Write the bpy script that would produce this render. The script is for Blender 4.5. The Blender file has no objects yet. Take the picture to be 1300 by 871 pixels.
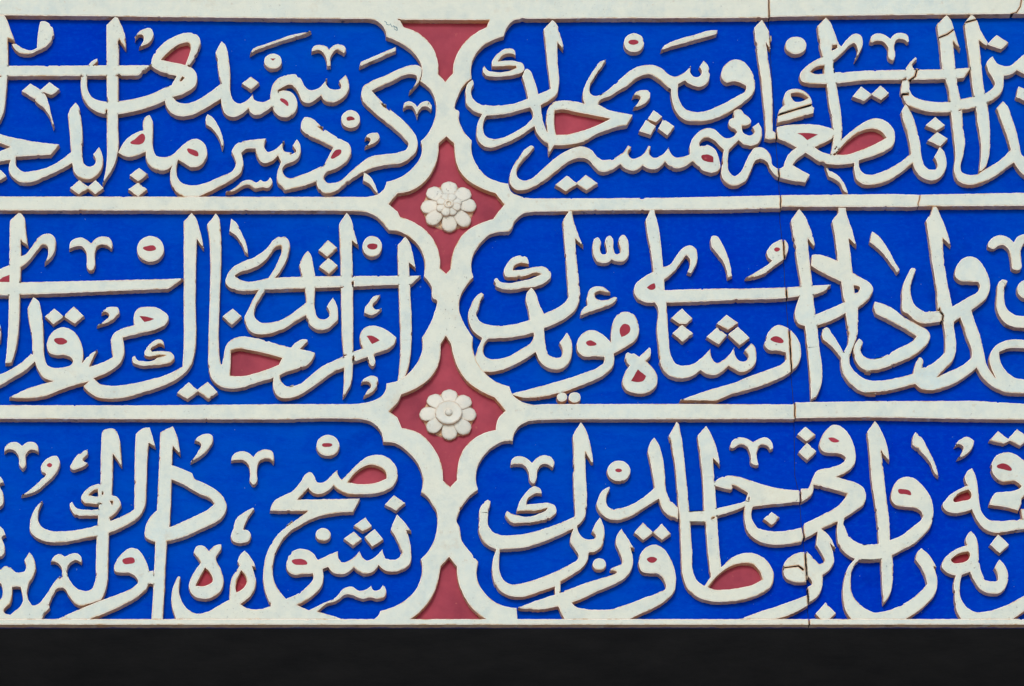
import bpy, math, random
import numpy as np
from mathutils import Vector, noise
from mathutils.geometry import delaunay_2d_cdt

# ------------------------------------------------------------------ camera, sky, sun, exposure
S = 0.002                      # metres for one unit of the drawing the relief was laid out on
CX, CY, ZC = 650.0, 435.5, 6.2 # drawing centre and its height on the wall (m)
RELIEF = 10.5                  # carving depth in drawing units (21 mm)
scene = bpy.context.scene
DIST, CAMX, CAMZ = 12.0, (370.0 - CX) * S, 1.6
WIDTH = 1300 * S
cam = bpy.data.cameras.new('camera')
cam_o = bpy.data.objects.new('camera', cam)
scene.collection.objects.link(cam_o)
cam_o.location = (CAMX, -DIST - RELIEF * S, CAMZ)
cam_o.rotation_euler = (math.radians(90), 0, 0)
cam.sensor_fit = 'HORIZONTAL'
cam.sensor_width = 36.0
cam.lens = 36.0 * DIST / WIDTH
cam.shift_x = -CAMX / WIDTH
cam.shift_y = (ZC - CAMZ) / WIDTH
cam.clip_end = 500
scene.camera = cam_o

SUN_EL, SUN_AZ = 26.0, -12.0   # degrees; azimuth measured from straight in front of the wall, minus = left
world = bpy.data.worlds.new('World'); scene.world = world; world.use_nodes = True
wn = world.node_tree
bg = wn.nodes['Background']
sky = wn.nodes.new('ShaderNodeTexSky'); sky.sky_type = 'NISHITA'; sky.sun_disc = False
sky.sun_elevation = math.radians(SUN_EL); sky.sun_rotation = math.radians(180 + -SUN_AZ)
sky.dust_density = 1.5; sky.air_density = 1.0
wn.links.new(sky.outputs[0], bg.inputs[0]); bg.inputs[1].default_value = 0.15
sun = bpy.data.lights.new('sun', 'SUN'); sun.energy = 1.4; sun.angle = math.radians(14); sun.color = (1.0, 0.99, 0.975)
sun_o = bpy.data.objects.new('sun', sun); scene.collection.objects.link(sun_o)
d = Vector((math.sin(math.radians(SUN_AZ)) * math.cos(math.radians(SUN_EL)), -math.cos(math.radians(SUN_AZ)) * math.cos(math.radians(SUN_EL)), math.sin(math.radians(SUN_EL))))
sun_o.rotation_euler = d.to_track_quat('Z', 'Y').to_euler(); sun_o.location = (-4, -8, 14)
vs = scene.view_settings
vs.view_transform = 'Standard'; vs.look = 'None'; vs.exposure = -0.36; vs.gamma = 1.0; vs.use_curve_mapping = False

# ------------------------------------------------------------------ materials
def new_mat(name):
    m = bpy.data.materials.new(name); m.use_nodes = True
    return m, m.node_tree, m.node_tree.nodes['Principled BSDF']
def N(t, typ, **kw):
    n = t.nodes.new(typ)
    for k, v in kw.items(): setattr(n, k, v)
    return n
def pos(t, scale=(1, 1, 1)):
    g = N(t, 'ShaderNodeNewGeometry'); mp = N(t, 'ShaderNodeMapping'); mp.inputs['Scale'].default_value = scale
    t.links.new(g.outputs['Position'], mp.inputs['Vector']); return mp.outputs[0]
def tex(t, scale, detail=4, rough=0.55, stretch=(1, 1, 1), dist=0.0):
    n = N(t, 'ShaderNodeTexNoise'); n.inputs['Scale'].default_value = scale; n.inputs['Detail'].default_value = detail
    n.inputs['Roughness'].default_value = rough; n.inputs['Distortion'].default_value = dist
    t.links.new(pos(t, stretch), n.inputs['Vector']); return n.outputs[0]
def ramp(t, fac, stops):
    r = N(t, 'ShaderNodeValToRGB'); e = r.color_ramp.elements
    e[0].position, e[0].color = stops[0][0], (*stops[0][1], 1)
    e[1].position, e[1].color = stops[1][0], (*stops[1][1], 1)
    for p, c in stops[2:]:
        k = e.new(p); k.color = (*c, 1)
    t.links.new(fac, r.inputs[0]); return r.outputs[0]
def mix(t, fac, a, b):
    m = N(t, 'ShaderNodeMix', data_type='RGBA')
    for sock, v in ((m.inputs[0], fac), (m.inputs[6], a), (m.inputs[7], b)):
        if isinstance(v, (float, int)): sock.default_value = v
        elif isinstance(v, tuple): sock.default_value = (*v, 1)
        else: t.links.new(v, sock)
    return m.outputs[2]
def bump(t, b, h, strength, dist, round_=0):
    n = N(t, 'ShaderNodeBump'); n.inputs['Strength'].default_value = strength; n.inputs['Distance'].default_value = dist
    t.links.new(h, n.inputs['Height']); t.links.new(n.outputs[0], b.inputs['Normal'])
    if round_:
        v = N(t, 'ShaderNodeBevel', samples=4); v.inputs['Radius'].default_value = round_; t.links.new(v.outputs[0], n.inputs['Normal'])
G = lambda v: (v, v, v)

def ivory_mat(name, base, warm):
    m, t, b = new_mat(name)
    c = ramp(t, tex(t, 2.2, 5, 0.6), [(0.35, base), (0.68, warm)])
    oi = N(t, 'ShaderNodeObjectInfo')
    c = mix(t, ramp(t, oi.outputs['Random'], [(0.0, G(0)), (1.0, G(0.55))]), c, warm)                               # each piece was painted separately
    c = mix(t, ramp(t, tex(t, 14, 6, 0.65), [(0.45, G(0)), (0.72, G(0.75))]), c, tuple(x * 0.84 for x in base))      # faint grey wear
    c = mix(t, ramp(t, tex(t, 38, 5, 0.7), [(0.40, G(0)), (0.62, G(0.5))]), c, tuple(min(0.82, x * 1.09) for x in warm))  # thicker brushed patches
    c = mix(t, ramp(t, tex(t, 5, 6, 0.75), [(0.60, G(0)), (0.74, G(0.6))]), c, (0.56, 0.50, 0.38))                 # yellowed stains
    c = mix(t, ramp(t, tex(t, 55, 3, 0.6), [(0.66, G(0)), (0.73, G(0.35))]), c, (0.50, 0.44, 0.34))                 # small ochre spots
    mu = N(t, 'ShaderNodeMath', operation='MULTIPLY')
    t.links.new(ramp(t, tex(t, 135, 3, 0.55), [(0.655, G(0)), (0.71, G(0.7))]), mu.inputs[0]); t.links.new(ramp(t, tex(t, 3.5, 4, 0.6), [(0.46, G(0.12)), (0.66, G(1))]), mu.inputs[1])
    c = mix(t, mu.outputs[0], c, (0.17, 0.18, 0.18))               # pinholes
    c = mix(t, ramp(t, tex(t, 9, 5, 0.7, (1, 1, 3)), [(0.70, G(0)), (0.78, G(0.35))]), c, (0.30, 0.36, 0.42))       # rare blue-grey smears
    bv = N(t, 'ShaderNodeBevel', samples=6); bv.inputs['Radius'].default_value = 0.006
    gn = N(t, 'ShaderNodeNewGeometry'); dp = N(t, 'ShaderNodeVectorMath', operation='DOT_PRODUCT')
    t.links.new(bv.outputs[0], dp.inputs[0]); t.links.new(gn.outputs['Normal'], dp.inputs[1])
    em = N(t, 'ShaderNodeMath', operation='MULTIPLY')
    t.links.new(ramp(t, dp.outputs['Value'], [(0.86, G(1)), (0.995, G(0))]), em.inputs[0])
    t.links.new(ramp(t, tex(t, 17, 6, 0.7), [(0.38, G(0)), (0.56, G(1))]), em.inputs[1])
    c = mix(t, em.outputs[0], c, (0.60, 0.41, 0.23))                                                                 # paint worn off along the arrises
    t.links.new(c, b.inputs['Base Color']); b.inputs['Roughness'].default_value = 0.5
    b.inputs['Specular IOR Level'].default_value = 0.3
    bump(t, b, tex(t, 48, 8, 0.7), 0.6, 0.004, 0.003)
    return m
IVORY = ivory_mat('ivory_paint', (0.585, 0.725, 0.735), (0.69, 0.735, 0.645))
CREAM = ivory_mat('cream_paint', (0.66, 0.75, 0.73), (0.76, 0.74, 0.66))

def edge_mat():
    m, t, b = new_mat('worn_glint_edge')
    c = mix(t, ramp(t, tex(t, 26, 5, 0.7), [(0.50, G(0)), (0.66, G(1))]), (0.92, 0.89, 0.80), (0.62, 0.42, 0.23))  # cream brightened as a painted glint on the arris; ochre patches are wear
    t.links.new(c, b.inputs['Base Color']); b.inputs['Roughness'].default_value = 0.5
    bump(t, b, tex(t, 120, 4, 0.6), 0.4, 0.002); return m
def side_mat():
    m, t, b = new_mat('bare_carved_side')
    c = ramp(t, tex(t, 13, 8, 0.75), [(0.30, (0.26, 0.15, 0.085)), (0.44, (0.70, 0.46, 0.29)), (0.66, (0.86, 0.65, 0.47))])
    c = mix(t, ramp(t, tex(t, 6, 5, 0.65), [(0.50, G(0)), (0.66, G(0.85))]), c, (0.80, 0.43, 0.20))                   # ochre remains
    c = mix(t, ramp(t, tex(t, 40, 5, 0.65), [(0.57, G(0)), (0.65, G(0.9))]), c, (0.78, 0.71, 0.58))                  # cream flecks
    c = mix(t, ramp(t, tex(t, 24, 4, 0.6), [(0.27, G(0.8)), (0.34, G(0))]), c, (0.04, 0.045, 0.08))                  # dark runs
    g = N(t, 'ShaderNodeNewGeometry'); s = N(t, 'ShaderNodeSeparateXYZ'); t.links.new(g.outputs['Position'], s.inputs[0])
    d = N(t, 'ShaderNodeMath', operation='MULTIPLY_ADD'); d.inputs[1].default_value = 60.0; d.inputs[2].default_value = 0.10
    t.links.new(s.outputs['Y'], d.inputs[0])
    a = N(t, 'ShaderNodeMath', operation='ADD'); t.links.new(d.outputs[0], a.inputs[0]); t.links.new(tex(t, 22, 4, 0.6), a.inputs[1])
    c = mix(t, ramp(t, a.outputs[0], [(0.55, G(0)), (0.63, G(0.9))]), c, (0.01, 0.045, 0.40))                        # blue of the ground lapping up the foot
    t.links.new(c, b.inputs['Base Color']); b.inputs['Roughness'].default_value = 0.7
    bump(t, b, tex(t, 70, 8, 0.75), 1.0, 0.006); return m
EDGE, SIDE = edge_mat(), side_mat()
CRACK_SHADE, _t, _b = new_mat('crack_shade'); _b.inputs['Base Color'].default_value = (0.012, 0.011, 0.010, 1); _b.inputs['Roughness'].default_value = 0.9  # near-black colour painted in for the shade of deep, narrow cracks
def blue_mat():
    m, t, b = new_mat('ultramarine_paint')
    c = ramp(t, tex(t, 0.8, 3, 0.5), [(0.36, (0.0, 0.036, 0.54)), (0.64, (0.0, 0.080, 0.56))])
    c = mix(t, ramp(t, tex(t, 9, 8, 0.72, (1, 1, 2.5), 0.6), [(0.40, G(0)), (0.72, G(0.6))]), c, (0.0, 0.022, 0.46))     # horizontal brush strokes
    c = mix(t, ramp(t, tex(t, 60, 6, 0.7, (1, 1, 1.6)), [(0.48, G(0)), (0.72, G(0.55))]), c, (0.0, 0.085, 0.62))
    c = mix(t, ramp(t, tex(t, 4, 7, 0.7), [(0.58, G(0)), (0.75, G(0.6))]), c, (0.0, 0.015, 0.30))                     # grime
    c = mix(t, ramp(t, tex(t, 110, 2, 0.5), [(0.735, G(0)), (0.76, G(0.6))]), c, (0.15, 0.25, 0.55))                 # scratches
    t.links.new(c, b.inputs['Base Color']); b.inputs['Roughness'].default_value = 0.5
    b.inputs['Specular IOR Level'].default_value = 0.0
    bump(t, b, tex(t, 36, 8, 0.68, (1, 1, 2.2)), 0.4, 0.004); return m
def red_mat(name, a, c2):
    m, t, b = new_mat(name)
    c = ramp(t, tex(t, 9, 5, 0.6), [(0.32, tuple(x * 0.72 for x in a)), (0.66, c2)])
    c = mix(t, ramp(t, tex(t, 60, 3, 0.6), [(0.66, G(0)), (0.76, G(0.4))]), c, (0.55, 0.16, 0.14))
    t.links.new(c, b.inputs['Base Color']); b.inputs['Roughness'].default_value = 0.5
    b.inputs['Specular IOR Level'].default_value = 0.12
    bump(t, b, tex(t, 50, 5, 0.6), 0.3, 0.003); return m
BLUE = blue_mat()
RED = red_mat('madder_paint', (0.36, 0.045, 0.088), (0.41, 0.06, 0.098))
DEEP_RED = red_mat('deep_red_paint', (0.33, 0.022, 0.045), (0.40, 0.04, 0.075))
def stone_mat(name, lo, hi, scale):
    m, t, b = new_mat(name)
    c = ramp(t, tex(t, scale, 8, 0.65), [(0.3, lo), (0.7, hi)])
    t.links.new(c, b.inputs['Base Color']); b.inputs['Roughness'].default_value = 0.85
    bump(t, b, tex(t, scale * 8, 6, 0.65), 0.6, 0.004); return m
DARK_STONE = stone_mat('dark_stone', (0.02, 0.02, 0.022), (0.045, 0.044, 0.043), 6)
PAVING = stone_mat('pale_paving', (0.62, 0.59, 0.54), (0.74, 0.71, 0.66), 1.5)

# ------------------------------------------------------------------ helpers
def link(o, parent=None):
    scene.collection.objects.link(o)
    if parent is not None: o.parent = parent
    return o
def tag(o, label=None, cat=None, group=None, kind=None):
    for k, v in (('label', label), ('category', cat), ('group', group), ('kind', kind)):
        if v: o[k] = v
    return o
def mesh_obj(name, verts, faces, mats, fmats=None, parent=None, smooth=False):
    me = bpy.data.meshes.new(name); me.from_pydata(verts, [], faces)
    for m in mats: me.materials.append(m)
    if fmats is not None: me.polygons.foreach_set('material_index', fmats)
    if smooth: me.polygons.foreach_set('use_smooth', [True] * len(me.polygons))
    me.update()
    return link(bpy.data.objects.new(name, me), parent)
def empty(name, x, y):
    o = bpy.data.objects.new(name, None); o.empty_display_size = 0.05
    o.location = ((x - CX) * S, 0, ZC - (y - CY) * S)
    return link(o)

ORIG = {}
for a, x, y in (('A', 0, 0), ('B', 170, 0), ('D', 0, 260), ('E', 180, 260), ('F', 360, 260), ('G', 0, 530), ('H', 180, 530), ('I', 360, 530),
                ('J', 580, 10), ('K', 760, 10), ('L', 930, 10), ('M', 1100, 10), ('N', 580, 260), ('O', 760, 260), ('P', 930, 260), ('Q', 1100, 260),
                ('R', 580, 530), ('S', 760, 530), ('T', 930, 530), ('U', 1100, 530)):
    ORIG[a + '0'] = (x, y); ORIG[a + '1'] = (x, y + (110 if a in 'JKLM' else 120))
ORIG.update({'C0': (360, 20), 'C1': (360, 120)})
for i, y in enumerate((0, 140, 240, 380, 500, 640)): ORIG['V%d' % i] = (470, y)
ZOOM = 6.22
def parse(s, k):
    """tracing 'A0 x y!, x y, @B0 x y ..' -> list of (values, corner) in drawing units, y up"""
    head, rest = s.split(' ', 1); ox, oy = ORIG[head]; out = []
    for tok in rest.split(','):
        w = tok.split()
        if w[0][0] == '@': ox, oy = ORIG[w[0][1:]]; w = w[1:]
        c = w[-1].endswith('!')
        v = [float(q.rstrip('!')) for q in w]
        out.append(((ox + v[0] / ZOOM, -(oy + v[1] / ZOOM), *[q / ZOOM for q in v[2:]]), c))
    return out
def smooth_poly(pts, step=1.6, wob=1.0):
    """closed outline: soft curve through plain points, sharp at corner points, with the small unevenness of hand carving"""
    P = np.array([p[0][:2] for p in pts]); C = [p[1] for p in pts]; n = len(P); T = []
    for i in range(n):
        a, b = P[i] - P[i - 1], P[(i + 1) % n] - P[i]
        la, lb = np.linalg.norm(a) + 1e-9, np.linalg.norm(b) + 1e-9
        t = a / la * lb + b / lb * la; T.append(t / (np.linalg.norm(t) + 1e-9))
    out = []
    for i in range(n):
        j = (i + 1) % n; ch = P[j] - P[i]; L = np.linalg.norm(ch)
        if L < 1e-6: continue
        m0, m1 = T[i] * L, T[j] * L
        if C[i] and C[j]: m0 = m1 = ch
        elif C[i]: m0 = 1.5 * ch - 0.5 * m1
        elif C[j]: m1 = 1.5 * ch - 0.5 * m0
        k = max(1, int(round(L / step)))
        for q in range(k):
            u = q / k; u2, u3 = u * u, u * u * u
            out.append((2 * u3 - 3 * u2 + 1) * P[i] + (u3 - 2 * u2 + u) * m0 + (3 * u2 - 2 * u3) * P[j] + (u3 - u2) * m1)
    if wob:
        res = []
        for p in out:
            v = Vector((p[0] * 0.16, p[1] * 0.16, 3.1)); w = Vector((p[0] * 0.6, p[1] * 0.6, 7.7))
            res.append((p[0] + wob * (0.42 * noise.noise(v) + 0.34 * noise.noise(w)),
                        p[1] + wob * (0.42 * noise.noise(v + Vector((31, 5, 2))) + 0.34 * noise.noise(w + Vector((11, 45, 2))))))
        return res
    return [tuple(p) for p in out]
def ellipse(cx, cy, rx, ry):
    n = max(14, int(rx * 3)); ph = random.random()
    return smooth_poly([((cx + rx * math.cos(2 * math.pi * (i + ph) / n), cy + ry * math.sin(2 * math.pi * (i + ph) / n)), False) for i in range(n)], 1.6, 0.9)
def strip(pts):
    """thin ribbon round a polyline with a width at each point: a crack"""
    L, R = [], []
    for i, p in enumerate(pts):
        a = np.array(pts[max(0, i - 1)][:2]); b = np.array(pts[min(len(pts) - 1, i + 1)][:2]); t = (b - a) / (np.linalg.norm(b - a) + 1e-9)
        n = np.array((-t[1], t[0])) * p[2] / 2
        L.append(tuple(np.array(p[:2]) + n)); R.append(tuple(np.array(p[:2]) - n))
    return L + R[::-1]
def inside(P, poly):
    """nonzero winding test of points P (m,2)"""
    A = np.asarray(poly); B = np.roll(A, -1, 0); w = np.zeros(len(P), int); x, y = P[:, 0], P[:, 1]
    for (ax, ay), (bx, by) in zip(A, B):
        up = (ay <= y) & (by > y); dn = (ay > y) & (by <= y)
        if not (up.any() or dn.any()): continue
        s = (bx - ax) * (y - ay) - (x - ax) * (by - ay)
        w += (up & (s > 0)).astype(int) - (dn & (s < 0)).astype(int)
    return w != 0
def region(plus, minus, extra=()):
    """triangles covering the union of outlines in plus without those in minus"""
    V, E = [], []
    for poly in list(plus) + list(minus):
        o = len(V); V += [Vector(p) for p in poly]; E += [(o + i, o + (i + 1) % len(poly)) for i in range(len(poly))]
    V += [Vector(p) for p in extra]
    r = delaunay_2d_cdt(V, E, [], 0, 1e-4, False)
    vs_ = np.array([(v.x, v.y) for v in r[0]]); tr = np.array([f for f in r[2] if len(f) == 3])
    c = vs_[tr].mean(1); keep = np.zeros(len(tr), bool)
    for p in plus: keep |= inside(c, p)
    for p in minus: keep &= ~inside(c, p)
    return vs_, tr[keep]
def pieces(tr):
    """connected groups of triangles, large first; crumbs dropped"""
    par = {}
    def find(a):
        while par.setdefault(a, a) != a: par[a] = par[par[a]]; a = par[a]
        return a
    for a, b_, c in tr:
        ra = find(a); par[find(b_)] = ra; par[find(c)] = ra
    out = {}
    for f in tr: out.setdefault(find(f[0]), []).append(f)
    r = sorted((np.array(v) for v in out.values()), key=len, reverse=True)
    return [v for v in r if len(v) > 5] or r[:1]
def relief(name, vs_, tr, top, base, parent, org, mats, b=0.85, bz=0.45, cracks=(), shrink=0.0):
    """carved piece: flat painted top, worn arris with painted glint, rough sides"""
    used = np.unique(tr); idx = -np.ones(len(vs_), int); idx[used] = np.arange(len(used)); P = vs_[used]; T = idx[tr]
    ed = {}
    for f in T:
        for a, c in ((f[0], f[1]), (f[1], f[2]), (f[2], f[0])): ed[(a, c)] = 1
    bd = [e for e in ed if (e[1], e[0]) not in ed]
    nrm = np.zeros((len(P), 2)); cnt = np.zeros(len(P))
    for a, c in bd:
        d_ = P[c] - P[a]; l = np.linalg.norm(d_) + 1e-9; n = np.array((-d_[1], d_[0])) / l
        nrm[a] += n; nrm[c] += n; cnt[a] += 1; cnt[c] += 1
    ln = np.linalg.norm(nrm, axis=1) + 1e-9
    nrm = nrm / ln[:, None] * np.where(cnt > 0, np.minimum(1.5, np.maximum(cnt, 1) / np.maximum(ln, 0.3)), 0)[:, None]
    B = np.where(cnt > 0)[0]; ri = {v: i for i, v in enumerate(B)}; nb = len(B)
    ox, oy = org
    def w3(p, z): return ((p[0] - ox) * S, -z * S, (p[1] + oy) * S)
    verts = [w3(P[i] + nrm[i] * (b + shrink), top) for i in range(len(P))]
    for i in B: verts.append(w3(P[i] + nrm[i] * shrink, top - bz))
    for i in B:
        k = noise.noise(Vector((P[i][0] * .35, P[i][1] * .35, 1.0)))
        verts.append(w3(P[i] - nrm[i] * (0.1 - shrink + 0.45 * k), top * 0.5))
    for i in B: verts.append(w3(P[i] - nrm[i] * (0.6 - shrink * 0.5), base))
    o1 = len(P); o2 = o1 + nb; o3 = o2 + nb
    F = [tuple(int(q) for q in f) for f in T]; M = [0] * len(F)
    rim = np.array([p for q in cracks for p in q]) if len(cracks) else None
    segs = [(np.array(q), np.roll(np.array(q), -1, 0)) for q in cracks]
    def on_crack(p):
        if rim is None or np.min(np.abs(rim - p).sum(1)) > 40: return False
        for A, Bq in segs:
            ab = Bq - A; t_ = np.clip(((p - A) * ab).sum(1) / ((ab * ab).sum(1) + 1e-9), 0, 1)
            if np.min(np.linalg.norm(A + ab * t_[:, None] - p, axis=1)) < 0.15: return True
        return False
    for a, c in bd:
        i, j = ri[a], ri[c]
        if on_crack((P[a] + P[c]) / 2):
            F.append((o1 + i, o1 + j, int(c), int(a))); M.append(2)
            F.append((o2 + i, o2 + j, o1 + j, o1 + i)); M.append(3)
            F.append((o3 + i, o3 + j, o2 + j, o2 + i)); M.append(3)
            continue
        F.append((o1 + i, o1 + j, int(c), int(a))); M.append(1)
        F.append((o2 + i, o2 + j, o1 + j, o1 + i)); M.append(2)
        F.append((o3 + i, o3 + j, o2 + j, o2 + i)); M.append(2)
    return mesh_obj(name, verts, F, mats, M, parent)
def sheet(name, poly, z, parent, org, mat, minus=(), step=0):
    ex = []
    vs_, tr = region([poly], list(minus), ex)
    return mesh_obj(name, [((p[0] - org[0]) * S, -z * S, (p[1] + org[1]) * S) for p in vs_], [tuple(int(q) for q in f) for f in tr], [mat], None, parent)
def grow(poly, d_):
    A = np.array(poly); area = 0.5 * np.sum(A[:, 0] * np.roll(A[:, 1], -1) - np.roll(A[:, 0], -1) * A[:, 1])
    t = np.roll(A, -1, 0) - np.roll(A, 1, 0); t /= np.linalg.norm(t, axis=1)[:, None] + 1e-9
    n = np.stack((t[:, 1], -t[:, 0]), 1) * (1 if area > 0 else -1)
    return [tuple(p) for p in A + n * d_], abs(area)

random.seed(4)
# the joint between the two stone slabs, running down through the panel
JOINT = [(976, -70), (976, 0), (976.5, 30), (982, 110), (985.5, 168), (991, 250), (991, 275), (995, 310), (998, 365), (1002, 419), (1005, 470), (1009, 515),
         (1010, 600), (1016, 625), (1018, 660), (1021, 682), (1023, 715), (1026.5, 770), (1028, 812), (1028.5, 830)]
def jagged(pts, step=3.0):
    out = []
    for (xa, ya), (xb, yb) in zip(pts[:-1], pts[1:]):
        n = max(1, int((yb - ya) / step))
        out += [(xa + (xb - xa) * k / n + 0.7 * noise.noise(Vector((0, (ya + (yb - ya) * k / n) * 0.21, 4))), ya + (yb - ya) * k / n) for k in range(n)]
    return out + [pts[-1]]
JOINT = jagged(JOINT)
JOINT_STRIP = strip([(x, -y, 1.15 + 0.9 * noise.noise(Vector((y * 0.17, 1, 8)))) for x, y in JOINT])
def chips(poly, rate, seed):
    """small pieces broken off the arris"""
    r = random.Random(seed); out = []
    for i in range(0, len(poly), 5):
        if r.random() < rate:
            p = poly[i]; s = r.uniform(0.7, 1.9); a0 = r.uniform(0, 6.28); e = r.uniform(1, 2.4)
            q = poly[(i + 1) % len(poly)]; t = math.atan2(q[1] - p[1], q[0] - p[0])
            ring = []
            for k in range(6):
                a = a0 + k * math.pi / 3; u, v = math.cos(a) * s * e * r.uniform(.7, 1.2), math.sin(a) * s * 0.75 * r.uniform(.7, 1.2)
                ring.append((p[0] + u * math.cos(t) - v * math.sin(t), p[1] + u * math.sin(t) + v * math.cos(t)))
            out.append(ring)
    return out
# ------------------------------------------------------------------ drawings: outlines of frame, cartouches and lettering
FRAME_DRAWING = '''
f 1
p V0 -3600 110!, -2924 120!, -1866 131!, -684 145!, 0 150!, 50 165, 100 205, 122 250, 128 290!, 200 318, 300 378, 370 450, 405 515, 412 570, 395 640!, 450 680, 500 750, 520 830, @V1 520 0, 505 80, 470 160, 440 205, 400 245!, 410 290, 400 360, 350 440, 270 510, 190 550, 130 565!, 110 620, 70 658, 0 680, -120 684!, -3600 680!
f 3
p V2 -3600 168!, -2924 168!, -684 170!, -200 172, -90 175, 0 192, 60 225, 110 280, 148 325!, 230 335, 300 370, 370 430, 420 520, 432 610, 425 685!, 480 760, 510 870, @V3 515 0, 505 110, 460 220, 410 300!, 415 350, 400 440, 350 530, 280 605, 210 645, 130 665!, 110 740, 60 785, 0 808, -150 828!, -684 828!, -1800 838!, -3600 835!
f 5
p V4 -3600 195!, -2924 197!, -1800 200!, -684 202!, -150 197, -60 202, 0 218, 50 250, 90 310, 105 380!, 200 390, 290 450, 370 540, 410 630, 415 720, 402 775!, 450 810, 490 870, @V5 525 60, 532 150, 510 270, 460 370, 400 435!, 412 500, 400 580, 370 660, 300 740, 210 800, 80 845!, 60 885, 30 908!, -3600 908!
f 2
p V0 5800 105!, 4900 112!, 3919 122!, 3160 134!, 3155 140!, 2860 142!, 1800 144!, 1244 148!, 1190 150, 1140 158, 1090 200, 1060 260, 1055 285!, 970 315, 880 370, 820 450, 795 540, 800 620!, 750 660, 700 740, 685 870, @V1 690 0, 700 80, 740 170, 803 240!, 797 300, 815 380, 860 460, 930 530, 1000 560, 1090 580!, 1110 640, 1180 678, 1260 696!, 1800 696!, 2400 690!, 3240 672!, 4120 663!, 4340 668!, 5150 653!, 5800 650!
f 4
p N0 5200 5!, 4200 10!, 3640 12!, 3600 18!, 2570 15!, 2560 28!, 2100 38!, 1120 45!, 700 53, 600 55, 520 72, 460 125, 425 195, 410 210!, 330 215, 260 235, 180 310, 130 390, 112 480, 130 570!, 70 640, 22 740, @N1 15 60, 30 130, 80 230, 125 300!, 125 380, 140 450, 215 575, 290 640, 415 690!, 435 745, 480 790, 560 825, 700 828!, 1800 826!, 2650 830!, 2670 815!, 3300 805!, 4100 803!, 4480 826!, 5200 826!
f 6
p R0 5200 18!, 4480 18!, 3870 10!, 3234 -2!, 2680 6!, 2665 12!, 1120 14!, 700 18, 620 22, 560 32, 500 62, 455 120, 440 185!, 380 185, 300 220, 220 290, 165 380, 150 470, 165 570!, 90 630, 30 720, 5 840, @R1 10 100, 40 230, 100 310, 168 395!, 155 470, 170 560, 220 640, 300 710, 380 745, 470 758!, 478 846!, 5200 846!
d 1
p V0 230 155!, 940 158!, 920 215!, 850 250, 760 320, 690 420, 660 500, 655 580!, 592 645!, 535 585!, 535 500, 510 410, 440 310, 350 245, 265 215!
d 2
p V1 602 205!, 662 260!, 668 330, 690 440, 750 530, 850 600, 990 655!, 1062 745!, 1020 790!, 970 860!, @V2 850 280, 740 350, 670 460, 640 560, 635 630!, 600 670!, 550 625!, 548 530, 510 420, 440 330, 340 260, 235 220!, @V1 215 800!, 145 740!, 215 655!, 330 630, 420 570, 500 460, 535 350, 540 260!
d 3
p V3 597 285!, 640 350!, 655 430, 700 550, 770 650, 870 720, 985 775!, @V4 1070 135!, 1010 200, 992 285!, 900 310, 800 370, 730 450, 695 560, 685 680!, 632 738!, 575 685!, 570 600, 540 500, 480 400, 400 320, 320 285, 250 270!, 215 190!, 150 140!, 220 60!, @V3 245 750!, 380 690, 470 620, 530 530, 555 420, 555 350!
d 4
p V5 623 415!, 685 490!, 690 580, 730 700, 790 800, 860 870, 915 908!, 315 908!, 400 840, 480 740, 530 620, 555 490!
'''
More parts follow.
